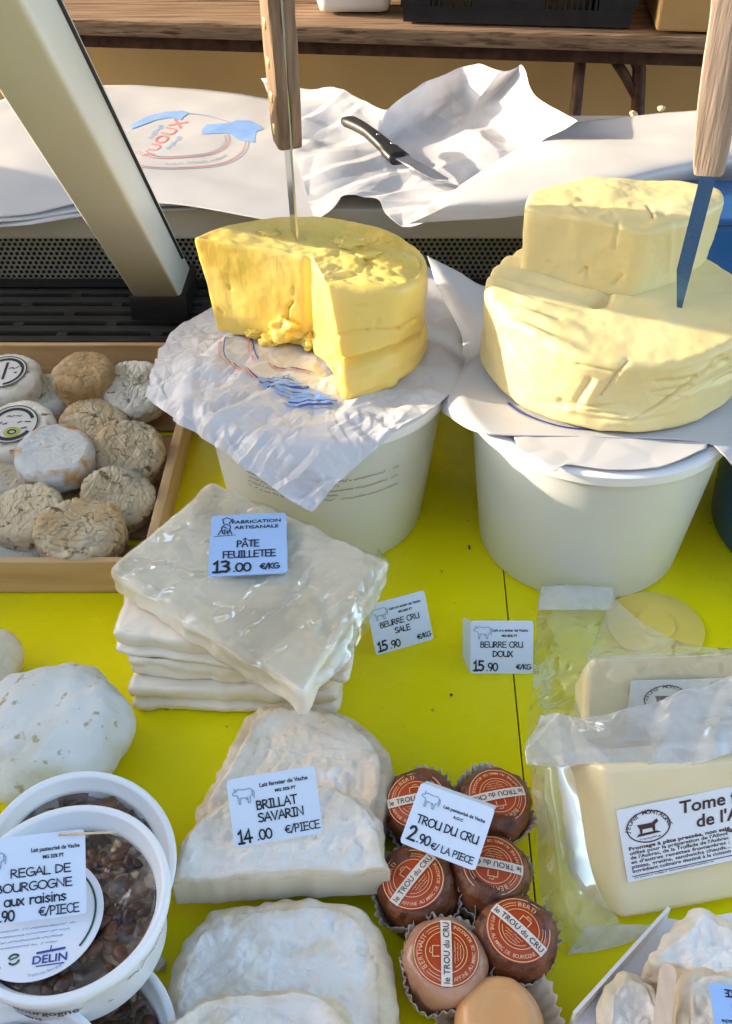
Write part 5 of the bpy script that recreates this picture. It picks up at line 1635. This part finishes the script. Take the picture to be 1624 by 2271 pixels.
tub(-6, 2478, .076, 5, 0, 'white tub whose rim only just enters at the bottom left corner', seed=4)
TM, troot = tub(140, 1988, .108, 2, -1, 'front white tub of raisin cheese with a round white label', deco=True, roundlab=True, seed=2)

def d_regal(i, w, h):
    cow(i, w * .04, h * .64, h * .26, 1, .0006)
    i.font('Lait pasteurisé de Vache', w * .72, h * .79, h * .05, 'C', .025, 0, 0, .86); i.font('MG 32% PT', w * .70, h * .70, h * .042, 'C', .04, 0, 0, .9)
    i.hand('REGAL DE', w * .585, h * .515, h * .095, .17, 'C', fit=w * .57); i.hand('BOURGOGNE', w * .52, h * .35, h * .095, .17, 'C', fit=w * .72)
    i.hand('aux raisins', w * .53, h * .19, h * .12, .16, 'C', fit=w * .58)
    i.hand('6', w * .04, h * .02, h * .13, .2) if '6' in G else None
    i.hand('.90', w * .2, h * .025, h * .115, .19); i.hand('€/PIECE', w * .94, h * .04, h * .10, .15, 'R', fit=w * .38)
card('blue white card with raisins in its text leaning in the front tub', (-52, 1866), (186, 1838), (188, 2028), (-48, 2056), .1105, .1325, M_['card'], d_regal)
# toothpick that holds the card
bm = bmesh.new(); add_tube(bm, [P(130, 1851, .1335), P(262, 1845, .1335)], [.0008, .0006], 8)
o = build('wooden_pick', bm, M_['stick']); tag(o, 'thin wooden pick behind the top edge of the raisin card', 'pick')

# ------------------------------------------------------------------ bloomy white cheeses in the middle
def rind_disp(seed, a1=.0024, a2_=.0018, edge=.004):
    off = Vector((seed * 2.7, seed, 0))
    def f(co, n, t):
        p = co + off
        h = a1 * fbm(p, 22, 3) + a2_ * fbm(p, 70, 3)
        if t > 0: h += .0030 * (crumple(p, 40) - .22) + .0030 * folds(p, 40) + .0026 * folds(p, 95) + .0012 * (crumple(p, 150) - .2) + edge * math.exp(-((t - .25) / .14) ** 2)
        else: h += .0018 * noise.noise(Vector((p.x * 130, p.y * 130, p.z * 30)))
        return co + n * h
    return f
def bloomy(name, outline, z0, z1, m, label, seed, M=None, kernel=None, rad=.010, **kw):
    bm = bmesh.new()
    loft(bm, outline, round_layers(z0, z1, .005, rad, 12, 7), kernel=kernel, rings=84, disp=rind_disp(seed, **kw), M=M, crust=True)
    o = build(name, bm, m)
    return tag(o, label, 'cheese', 'white bloomy rind cheeses in the middle')
# rear disc: traced on the level of its top
ptsb = [(545, 1580), (600, 1556), (650, 1552), (740, 1562), (815, 1606), (866, 1665), (878, 1722), (862, 1800), (800, 1860), (620, 1890), (470, 1860), (430, 1805), (458, 1738), (492, 1680), (528, 1610)]
bloomy('brillat_cheese' if 0 else 'bloomy_cheese', closed([a2(P(x, y, .040)) for x, y in ptsb], 300), .0005, .040, M_['bloomy_cream'], 'rear cream rind cheese with a torn top edge, under the 14.00 card', 1)
# front half with its cut face towards the viewer; tipped down to the front
zf0 = .052

pf = [(380, 1955), (392, 1900), (425, 1840), (470, 1795), (540, 1752), (640, 1742), (730, 1742), (800, 1775), (845, 1830), (866, 1930)]
olf = [a2(P(x, y, zf0)) for x, y in pf]
dense = [cr(olf, k / 120) for k in range(121)]
dense += [olf[-1].lerp(olf[0], k / 70) for k in range(1, 70)]
olf = resample(dense, 320)
kf = sum(olf, Vector((0, 0))) / len(olf)
hingey = P(620, 1945, zf0).y
ln0, ln1 = olf[0], olf[-1]
_fl = [a2(P(380, 1955, zf0)), a2(P(866, 1930, zf0))]
_fd = (_fl[1] - _fl[0]).normalized(); _fn = Vector((-_fd.y, _fd.x))
def front_disp(co, n, t):
    q = rind_disp(5, .0030, .0020, .003)(co, n, t)
    d = (Vector((co.x, co.y)) - _fl[0]).dot(_fn)
    b = max(0, min(1, (d - .002) / .012))
    q = co + (q - co) * b
    w = (1 - b) * max(0, min(1, (co.z - zf0 + .014) / .014))
    e = fbm(Vector((co.x, 0, 0)), 55, 3)
    q.z += .0022 * e * w
    q.y += .0016 * fbm(Vector((co.x, 3, 0)), 60, 2) * (1 - b)
    return q
bm = bmesh.new()
loft(bm, olf, round_layers(.0245, zf0, .003, .0035, 14, 6), kernel=kf + Vector((0, -.004)), rings=84, disp=front_disp, crust=True)
bm.normal_update()
for f in bm.faces:
    c = f.calc_center_median()
    if f.normal.y < -.75 and c.z < zf0 - .0030 + .0022 * fbm(Vector((c.x, 0, 0)), 55, 3): f.material_index = 1
o = build('bloomy_half', bm, [M_['bloomy'], M_['paste']]); tag(o, 'halved white rind cheese with its cut face towards the front, under the 14.00 card', 'cheese', 'white bloomy rind cheeses in the middle')
for p in o.data.polygons:
    pass
# big flat one below and the one cut by the bottom edge
ptl = [(352, 2290), (362, 2190), (388, 2110), (420, 2050), (470, 2008), (540, 1990), (640, 1985), (760, 1990), (820, 2022), (862, 2090), (876, 2140), (878, 2290), (870, 2420), (620, 2480), (380, 2420)]
bloomy('bloomy_cheese', closed([a2(P(x, y, .040)) for x, y in ptl], 320), .0005, .040, M_['bloomy'], 'large flat white cheese in front of the halved one', 3, a1=.0022, a2_=.0012, edge=.0)
ptq = [(345, 2300), (372, 2262), (430, 2218), (510, 2196), (640, 2188), (735, 2206), (780, 2250), (800, 2300), (780, 2420), (600, 2460), (400, 2420)]
bloomy('bloomy_cheese', closed([a2(P(x, y, .066)) for x, y in ptq], 300), .0405, .066, M_['bloomy'], 'white cheese with a raised tan crust edge at the bottom centre', 4, edge=.006, rad=.007)

def d_brillat(i, w, h):
    cow(i, w * .05, h * .62, h * .30, 1, .0006)
    i.font('Lait fermier de Vache', w * .63, h * .82, h * .062, 'C', .025, 0, 0, .95); i.font('MG 35% PT', w * .64, h * .715, h * .045, 'C', .04)
    i.hand('BRILLAT', w * .53, h * .50, h * .125, .18, 'C', fit=w * .46); i.hand('SAVARIN', w * .56, h * .315, h * .125, .18, 'C', fit=w * .52)
    i.hand('14', w * .05, h * .05, h * .185, .19); i.hand('.00', w * .265, h * .06, h * .14, .17); i.hand('€/PIECE', w * .98, h * .085, h * .115, .15, 'R', fit=w * .40)
card('white card reading 14.00 stuck on the halved white cheese', (510, 1729), (704, 1697), (719, 1846), (521, 1881), .0585, .090, M_['card'], d_brillat)

# ------------------------------------------------------------------ little brown cheeses in pleated paper cups
def make_small(m, label, labelled=True, cup_open=1.0, seed=0, rf=1.0):
    root = empty('cupped_cheese', (0, 0, 0), label, 'cheese', 'small brown cheeses in paper cups')
    def lk(name, bm, mats, par):
        o = build(name, bm, mats, None); o.parent = par; return o
    r, h = .0245, .036
    off = Vector((seed * 5.1, 0, 0))
    bm = bmesh.new()
    def dp(co, n, t):
        p = co + off
        return co + n * rf * (.0016 * fbm(p, 60, 3) + .0026 * noise.noise(p * 30) + .0014 * (crumple(Vector((p.x, p.y, p.z * .5)), 80) - .2)) * (1 if t < .2 else .12)
    loft(bm, circle(r, 110), round_layers(0, h, .006, .011, 10, 8), rings=20, disp=dp)
    lk('cheese_body', bm, m, root)
    bm = bmesh.new()
    n = 200
    prof = [(r * .80, -.0012), (r * .96, .002), (r * 1.04 * cup_open ** .3, .010), (r * 1.09 * cup_open, .018), (r * 1.14 * cup_open, .023)]
    rings = []
    for j, (rr, z) in enumerate(prof):
        ring = []
        for k in range(n):
            a = 2 * PI * k / n
            amp = .0010 * j / 4 * (1 + 1.4 * noise.noise(Vector((math.cos(a) * 2, math.sin(a) * 2, seed))))
            q = rr + amp * math.sin(a * 34) + .0055 * (j / 4) * noise.noise(Vector((math.cos(a) * 1.6, math.sin(a) * 1.6, seed + 5)))
            ring.append(bm.verts.new((q * math.cos(a), q * math.sin(a), z + (j / 4) * (.0045 * noise.noise(Vector((math.cos(a) * 2.2, math.sin(a) * 2.2, seed + 9))) + .0008 * math.sin(a * 34 + 1)))))
        rings.append(ring)
    for a_, b_ in zip(rings, rings[1:]):
        for k in range(n): bm.faces.new((a_[k], a_[(k + 1) % n], b_[(k + 1) % n], b_[k]))
    o = lk('paper_cup', bm, M_['cup'], root)
    s = o.modifiers.new('thickness', 'SOLIDIFY'); s.thickness = .0003
    if labelled:
        q = .0190
        bm = bmesh.new()
        zl = h + .0019
        def zz(x, y): return zl - (x * x + y * y) * 6
        rings = [[bm.verts.new((q * f * math.cos(2 * PI * k / 72), q * f * math.sin(2 * PI * k / 72), zl - (q * f) ** 2 * 6)) for k in range(72)] for f in (.2, .4, .6, .8, 1)]
        c = bm.verts.new((0, 0, zl))
        for k in range(72): bm.faces.new((rings[0][k], rings[0][(k + 1) % 72], c))
        for a_, b_ in zip(rings, rings[1:]):
            for k in range(72): bm.faces.new((b_[k], b_[(k + 1) % 72], a_[(k + 1) % 72], a_[k]))
        lo = lk('round_label', bm, M_['label_red'], root)
        s = lo.modifiers.new('thickness', 'SOLIDIFY'); s.thickness = .0005
        ink = Ink()
        ink.ring(0, 0, q * .965, q * .965, .0006, 0); ink.ring(0, 0, q * .62, q * .62, .0005, 0); ink.ring(0, 0, q * .52, q * .52, .0004, 0, 210, 330)
        ink.arctext('BERTHAUT', 0, 0, q * .72, 90, .0029, 0, .01, False, .82)
        ink.arctext('AFFINE AU MARC DE BOURGOGNE', 0, 0, q * .87, 270, .0020, 0, .01, True, .80)
        for s_ in (-1, 1):
            ink.ring(0, 0, q * .82, q * .82, .0004, 0, 90 + s_ * 44, 90 + s_ * 76, 14); ink.ring(0, 0, q * .74, q * .74, .0004, 0, 90 + s_ * 44, 90 + s_ * 76, 14)
        ink.stroke([(-.0030, .0042), (-.0030, .0078), (.0030, .0078), (.0030, .0042)], .0006, 0); ink.stroke([(-.001, .0078), (-.0006, .0095), (.002, .0092)], .0005, 0)
        for k in range(3): ink.scribble(-.006 + .001 * k, .006 - .001 * k, -.0052 - .0016 * k, .0010, .0003, 0, 60 + k)
        hb = .0031
        xs = math.sqrt(q * q - hb * hb)
        bnd = []
        bnv = len(ink.v)
        nb = 24
        for k in range(nb + 1):
            x = -xs + 2 * xs * k / nb
            for yy in (-hb, hb): ink.v.append((x, yy, .00022))
        for k in range(nb):
            ink.f.append((bnv + 2 * k, bnv + 2 * k + 2, bnv + 2 * k + 3, bnv + 2 * k + 1)); ink.m.append(1)
        b0 = len(ink.v)
        ink.font('le TROU du CRU', 0, -.0017, .0035, 'C', .008, 0, 2, .98)
        for k in range(b0, len(ink.v)): v = ink.v[k]; ink.v[k] = (v[0], v[1], .0004)
        me_o = ink.build('lettering', [M_['label_line'], M_['label_band'], M_['ink_brown']], None, fn=lambda v: Vector((v.x, v.y, zz(v.x, v.y) + .0005 + v.z)))
        me_o.parent = lo
    return root
protoB = make_small(M_['brown_rind'], 'x', seed=1)
protoB2 = make_small(M_['brown_rind'], 'x', seed=7)
protoP = make_small(M_['pink_rind'], 'small pinkish cheese with red label, front left of the cups', seed=2, rf=.7)
protoC = make_small(M_['peach_rind'], 'pale orange cheese without label in a wide open paper cup', False, 1.35, seed=3, rf=.3)
def copy_tree(o, parent=None):
    c = o.copy(); COL.objects.link(c)
    if parent: c.parent = parent
    for ch in list(o.children): copy_tree(ch, c)
    return c
def put(root, px, py, z, tf, tr, spin, label=None):
    """px, py: centre of the round label; the cup stands on the counter or its neighbours"""
    c = P(px, py, z)
    Rm = Matrix.Rotation(R(tr), 4, 'Y') @ Matrix.Rotation(R(tf), 4, 'X') @ Matrix.Rotation(R(spin), 4, 'Z')
    root.matrix_world = Matrix.Translation(c) @ Rm @ Matrix.Translation((0, 0, -.037))
    if label: root['label'] = label
small = [(922, 1772, .043, 10, -14, -178 + 180, 'brown cheese mostly hidden under the left side of the 2.90 card'),
         (1104, 1764, .044, 8, 6, -165, 'brown cheese at the back right, behind the 2.90 card and under the bag edge'),
         (916, 1948, .043, 6, -10, 48, 'brown cheese with red label at left, touching the halved white cheese'),
         (1094, 1918, .043, 8, 6, 172, 'brown cheese with upside down red label right below the 2.90 card'),
         (1151, 2061, .043, 6, 6, -43, 'glossy dark brown cheese nearest the plastic bag, label tilted down right')]
for i, (px, py, z, tf, tr, sp, lb) in enumerate(small):
    put(protoB if i == 0 else protoB2 if i == 1 else copy_tree((protoB, protoB2)[i % 2]), px, py, z, tf, tr, sp, lb)
put(protoP, 990, 2112, .046, 4, 2, 88)
put(protoC, 1112, 2252, .040, 6, 0, 0)

def d_trou(i, w, h):
    cow(i, w * .07, h * .66, h * .30, 1, .0006)
    i.font('Lait pasteurisé de Vache', w * .655, h * .735, h * .055, 'C', .025, 0, 0, .92); i.font('A.O.C', w * .60, h * .635, h * .045, 'C', .04)
    i.hand('TROU DU CRU', w * .52, h * .385, h * .125, .17, 'C', fit=w * .82)
    i.hand('2', w * .07, h * .10, h * .21, .19); i.hand('.90', w * .20, h * .10, h * .14, .18); i.hand('€/ LA PIECE', w * .95, h * .08, h * .10, .17, 'R', fit=w * .56)
card('tilted white card reading 2.90 lying across the small brown cheeses', (932, 1742), (1104, 1796), (1046, 1938), (886, 1868), .054, .070, M_['card'], d_trou, .012)

# ------------------------------------------------------------------ bagged blocks of pressed cheese at the right
def hexblock(c8, name, m, parent, seed, bev=.004):
    """c8: bottom four then top four corners"""
    bm = bmesh.new()
    v = [bm.verts.new(p) for p in c8]
    fs = [bm.faces.new([v[i] for i in f]) for f in ((3, 2, 1, 0), (4, 5, 6, 7), (0, 1, 5, 4), (1, 2, 6, 5), (2, 3, 7, 6), (3, 0, 4, 7))]
    bmesh.ops.bevel(bm, geom=list(bm.edges), offset=bev, segments=4, profile=.5, affect='EDGES')
    bmesh.ops.triangulate(bm, faces=[f for f in bm.faces if len(f.verts) > 4])
    bmesh.ops.subdivide_edges(bm, edges=[e for e in bm.edges if e.calc_length() > .01], cuts=8, use_grid_fill=True)
    bm.normal_update()
    mv = {q: q.co + q.normal * (.0012 * fbm(q.co + Vector((seed, 0, 0)), 22, 3)) for q in bm.verts}
    for q, co in mv.items(): q.co = co
    return build(name, bm, m, parent)
def label_on(root, o, X, Y, w, h, full=True, name='paper_label'):
    M = basis(o, X, Y)
    bm = bmesh.new(); add_box(bm, (0, 0, -.0006), (w, h, 0), M)
    lb = build(name, bm, M_['label_white'], root, smooth=False)
    i = Ink()
    ex, ey, er = w * .165, h * .70, h * .21
    i.ring(ex, ey, er * 1.45, er, .0008, 0); i.arctext('JEUNE MONTAGNE', ex, ey - er * .55, er * 1.36, 90, .0029, 0, .01, False, .88)
    i.area([(ex - er * .75, ey + er * .22), (ex + er * .25, ey + er * .20), (ex + er * .62, ey + er * .42), (ex + er * .70, ey + er * .22), (ex + er * .45, ey + er * .05), (ex + er * .40, ey - er * .36), (ex + er * .28, ey - er * .36), (ex + er * .22, ey - er * .12), (ex - er * .42, ey - er * .12), (ex - er * .48, ey - er * .38), (ex - er * .60, ey - er * .38), (ex - er * .62, ey - er * .05)], 0, .00004)
    i.area([(ex - er * .9, ey - er * .55), (ex + er * .8, ey - er * .50), (ex + er * .5, ey - er * .36), (ex - er * .7, ey - er * .38)], 0, .00006)
    i.scribble(ex - er * .7, ex + er * .7, ey - er * .80, .0012, .0004, 0, 3)
    i.font('Tome fraîche', w * .36, h * .78, h * .17, 'L', .02, .12, 0, 1, 0, w * .60); i.font("de l'Aubrac", w * .44, h * .55, h * .17, 'L', .02, .12, 0, 1, 0, w * .50)
    if full:
        for k, t in enumerate(('Fromage à pâte pressée, non salé,', "utilisé pour la préparation de l'Aligot", "de l'Aubrac, de la Truffade de l'Aubrac", "et d'autres recettes fromagères :", 'pizzas, gratins, sandwichs chauds...', 'Ingrédient culinaire destiné à la cuisson')):
            i.font(t, w * .035, h * (.425 - .062 * k), h * .047, 'L', .03 if k == 0 else .018, 0, 0, 1, 0, w * (.60 if k == 0 else .575))
        i.stroke([(w * .03, h * .07), (w * .95, h * .07)], .0005); i.scribble(w * .04, w * .5, h * .035, .0010, .0003, 0, 8)
        for pts in ([(.60, .42), (.66, .38), (.70, .30), (.69, .18)], [(.70, .30), (.80, .40), (.86, .36)], [(.62, .40), (.68, .44), (.78, .42)]):
            i.stroke([(w * a, h * b) for a, b in pts], .0009)
    i.build('lettering', [M_['ink_brown']], lb, M=M @ Matrix.Translation((0, 0, .0003)))
# rear block
rear = empty('bagged_cheese', P(1480, 1560, 0), 'rear block of white cheese in a clear bag, half covered by the front bag', 'bagged cheese', 'blocks of white cheese in clear bags')
A0, B0 = P(1300, 1600, .055), P(1810, 1588, .055); A1, B1 = P(1303, 1456, .100), P(1810, 1433, .100)
back = Vector((0, .020, -.045))
low = Vector((0, -.012, -.052))
bkl = Vector((0, .045, 0))
c8 = [A0 + low, B0 + low, B0 + low + bkl, A0 + low + bkl, A1, B1, B1 + back, A1 + back]
hexblock(c8, 'cheese_block', M_['tome'], rear, 1, .006)
fx = (B0 - A0).normalized(); fy = (A1 - (A0 + low)).normalized()
org = P(1387, 1602, .056)
nrm_ = fx.cross(fy).normalized()
def onface(px, py, p0, n):
    d = ray(px, py); return CAM + d * ((p0 - CAM).dot(n) / d.dot(n))
q0 = onface(1385, 1640, A1, nrm_) + nrm_ * .0016; q1 = onface(1385, 1508, A1, nrm_) + nrm_ * .0016
label_on(rear, q0, fx, q1 - q0, .15, (q1 - q0).length, False)
# front block: the labelled face leans back
front = empty('bagged_cheese', P(1500, 1900, 0), 'front block of white cheese in a clear bag with its printed label in view', 'bagged cheese', 'blocks of white cheese in clear bags')
BLc, TLc = P(1378, 2042, .012), P(1338, 1700, .088)
BRc, TRc = P(1840, 1960, .012), P(1850, 1667, .088)
fx = ((BRc - BLc) + (TRc - TLc)).normalized(); fy = (TLc - BLc).normalized(); fn = fx.cross(fy).normalized()
bk = -fn * .042
LBs, LTs = P(1318, 1950, .020), P(1262, 1694, .084)
c8 = [BLc, BRc, BRc + bk, BLc + bk + Vector((-.020, 0, 0)), TLc, TRc, TRc + bk, TLc + bk + Vector((-.020, 0, .0))]
hexblock(c8, 'cheese_block', M_['tome'], front, 2, .005)
q0 = onface(1391, 1955, BLc, fn) + fn * .0018; q1 = onface(1368, 1795, BLc, fn) + fn * .0018; q2 = onface(1624, 1905, BLc, fn) + fn * .0018
label_on(front, q0, q2 - q0, q1 - q0, (q2 - q0).length * 1.62, (q1 - q0).length, True)
def fp(E0, E1, F0, F1, zf, nm, m, par, c=.003, s=30, nu=60, nv=60):
    wrapfilm(E0, E1, F0, F1, zf, nm, None, m, c, s, nu, nv, parent=par)
# bags: flaps of film spreading from the blocks
fp([(1168, 1692), (1220, 1694), (1310, 1640)], [(1200, 1300), (1270, 1297), (1362, 1302)], [(1168, 1692), (1168, 1640), (1180, 1480), (1200, 1300)], [(1310, 1640), (1300, 1520), (1320, 1430), (1362, 1302)],
   lambda x, y, u, v: .006 + .052 * u * (1 - v) + .012 * math.sin(u * PI), 'bag_flap', M_['bag'], rear, .006, 24)
fp([(1192, 1352), (1270, 1352), (1362, 1352)], [(1200, 1300), (1270, 1297), (1360, 1302)], [(1192, 1352), (1200, 1300)], [(1362, 1352), (1360, 1302)],
   lambda x, y, u, v: .022 + .006 * math.sin(u * PI), 'bag_seal', M_['bag_milky'], rear, .001, 20, 40, 16)
fp([(1300, 1460), (1400, 1462), (1520, 1456), (1660, 1450)], [(1362, 1302), (1382, 1345), (1500, 1420), (1660, 1440)], [(1300, 1460), (1320, 1420), (1362, 1302)], [(1660, 1450), (1660, 1440)],
   lambda x, y, u, v: .100 - .06 * v * (1 - u), 'bag_flap', M_['bag'], rear, .003, 20)
fp([(1310, 1640), (1420, 1640), (1540, 1640), (1660, 1640)], [(1300, 1456), (1420, 1450), (1540, 1444), (1660, 1438)], [(1310, 1640), (1303, 1456)], [(1660, 1640), (1660, 1438)],
   lambda x, y, u, v: .052 + .052 * v, 'bag_skin', M_['bag'], rear, .0025, 22)
# front bag: milky crumpled top seal, left flap, skin over the block, bottom flap
fp([(1168, 1696), (1244, 1702), (1304, 1694), (1400, 1702), (1551, 1692), (1660, 1650)], [(1200, 1586), (1259, 1597), (1330, 1588), (1385, 1575), (1511, 1534), (1660, 1480)], [(1168, 1696), (1166, 1650), (1200, 1586)], [(1660, 1650), (1660, 1480)],
   lambda x, y, u, v: .070 + .030 * v * u + .022 * u * (1 - v) + .003 * math.sin(PI * v), 'bag_top', M_['bag_milky'], front, .006, 34, 100, 60)
fp([(1275, 2114), (1320, 2090), (1378, 2044)], [(1170, 1696), (1215, 1700), (1264, 1694)], [(1275, 2114), (1206, 2040), (1196, 1930), (1190, 1800), (1170, 1696)], [(1378, 2044), (1318, 1950), (1262, 1694)],
   lambda x, y, u, v: .004 + .010 * u + .070 * v + .010 * math.sin(PI * u), 'bag_flap', M_['bag'], front, .006, 24)
fp([(1258, 2116), (1330, 2108), (1424, 2082)], [(1300, 2054), (1380, 2050), (1446, 2052)], [(1258, 2116), (1300, 2054)], [(1424, 2082), (1446, 2052)],
   lambda x, y, u, v: .004 + .006 * v, 'bag_flap', M_['bag_milky'], front, .005, 34, 40, 24)

# pale yellow disc lying on the counter behind the bags
dc = P(1452, 1392, 0)
bm = bmesh.new()
s_ = pxscale(dc)
add_lathe(bm, [(.0385, 0), (.0395, .001), (.0395, .003), (.038, .004), (.016, .004), (.015, .0065), (.013, .007), (.001, .007)], 72, Matrix.Translation((dc.x, dc.y, .0003)))
o = build('yellow_disc', bm, M_['disc']); autosmooth(o, 40)
tag(o, 'flat pale yellow round disc lying on the counter behind the bagged cheese', 'disc')

# ------------------------------------------------------------------ white cheese wedges on a card tray, bottom right
ZT = .020
tray = empty('card_tray', P(1520, 2200, 0), 'white card tray under the crumbly cheese pieces at bottom right', 'tray')
tl = [(1268, 2268), (1343, 2172), (1478, 2034), (1516, 2042), (1700, 2010), (1720, 2420), (1330, 2420)]
ol = [a2(P(x, y, ZT)) for x, y in tl]
bm = bmesh.new(); loft(bm, poly(ol, 90, .003), [(.0175, 0), (.0195, 0)], rings=4); build('tray_floor', bm, M_['tray'], tray, smooth=False)
bm = bmesh.new()
e0, e1 = P(1268, 2268, .021), P(1476, 2036, .021)
dv = (e1 - e0).normalized(); nv = Vector((-dv.y, dv.x, 0))
Mx = basis(e0, dv, nv)
add_box(bm, (0, -.001, -.018), ((e1 - e0).length, .001, .012), Mx); build('tray_wall', bm, M_['tray'], tray, smooth=False)
def wedge(px, z0, z1, label, seed, m):
    bm = bmesh.new()
    ol = poly([a2(P(x, y, z1)) for x, y in px], 160, .006)
    loft(bm, ol, round_layers(z0, z1, .003, .006, 8, 6), rings=40, disp=rind_disp(seed, .003, .0022, .001), crust=True)
    o = build('cheese_wedge', bm, m)
    return tag(o, label, 'cheese', 'crumbly white cheese pieces on the tray')
wedge([(1432, 2128), (1553, 2008), (1700, 2090), (1700, 2200), (1560, 2190)], .0205, .052, 'upper white cheese wedge on the tray with its point towards the bagged cheese', 6, M_['bloomy'])
wedge([(1342, 2190), (1382, 2145), (1440, 2160), (1480, 2230), (1462, 2400), (1330, 2400), (1330, 2260)], .0205, .046, 'left white cheese wedge on the tray beside the wooden spatula', 7, M_['bloomy'])
wedge([(1510, 2160), (1560, 2140), (1700, 2150), (1700, 2420), (1496, 2420)], .0205, .066, 'right white cheese piece on the tray carrying the blue card', 8, M_['bloomy_cream'])
bm = bmesh.new()
s0, s1 = P(1481, 2162, .072), P(1462, 2330, .060)
M = basis(s0, (s1 - s0), Vector((1, 0, .15)).cross(Vector((0, 0, 1))) * 0 + Vector((1, .1, .2)))
L = (s1 - s0).length; wd = .0045
olx = [Vector((wd * 0 + -wd * math.cos(t) * 1, wd * math.sin(t))) for t in [PI / 2 - PI * k / 16 for k in range(17)]]
pts2 = [Vector((-wd * math.cos(t) * 1.2, wd * math.sin(t))) for t in [PI / 2 - PI * k / 16 * 1 for k in range(17)]][::-1]
pts2 = [Vector((0, wd))] + [Vector((-wd * 1.2 * math.sin(PI * k / 16), wd * math.cos(PI * k / 16))) for k in range(1, 16)] + [Vector((0, -wd)), Vector((L, -wd)), Vector((L, wd))]
f = [bm.verts.new(M @ Vector((p.x, p.y, .001))) for p in pts2]; b = [bm.verts.new(M @ Vector((p.x, p.y, -.001))) for p in pts2]
bm.faces.new(f); bm.faces.new(b[::-1])
for k in range(len(f)): bm.faces.new((f[k], b[k], b[(k + 1) % len(f)], f[(k + 1) % len(f)]))
o = build('wooden_spatula', bm, M_['stick'], smooth=False); tag(o, 'round ended wooden spatula standing between the white cheese pieces', 'spatula')
def d_last(i, w, h):
    i.hand('€/PIECE', w * .5, h * .10, h * .12, .2, 'C', 0, .84); i.hand('5.90', w * .4, h * .30, h * .2, .2, 'C')
    i.font('Lait cru de Vache', w * .5, h * .62, h * .07, 'C', .02)
card('light blue card lying upside down on the bottom right cheese piece', (1700, 2320), (1600, 2310), (1549, 2176), (1692, 2192), .074, .072, M_['card_blue'], d_last)

for i, (x, y, lb) in enumerate(((1001, 1541, 'tiny dark crumb on the yellow counter left of the seam, above the small brown cheeses'), (1041, 1214, 'thin dark fleck on the yellow counter between the two white buckets'), (357, 2143, 'white cheese crumb on the yellow counter right of the raisin tubs'), (640, 1575, 'flour crumb at the foot of the pastry stack'))):
    c = P(x, y, .001)
    lump('crumb', (c.x, c.y, .0003), (.0011, .0016, .0042, .002)[i], ((1, 1, .7), (.5, 1.6, .5), (.8, 1, .7), (1.2, .8, .6))[i], i + 40, (M_['ink_brown'], M_['ink_brown'], M_['bloomy'], M_['bloomy'])[i], lb, 'crumb', None, 3)
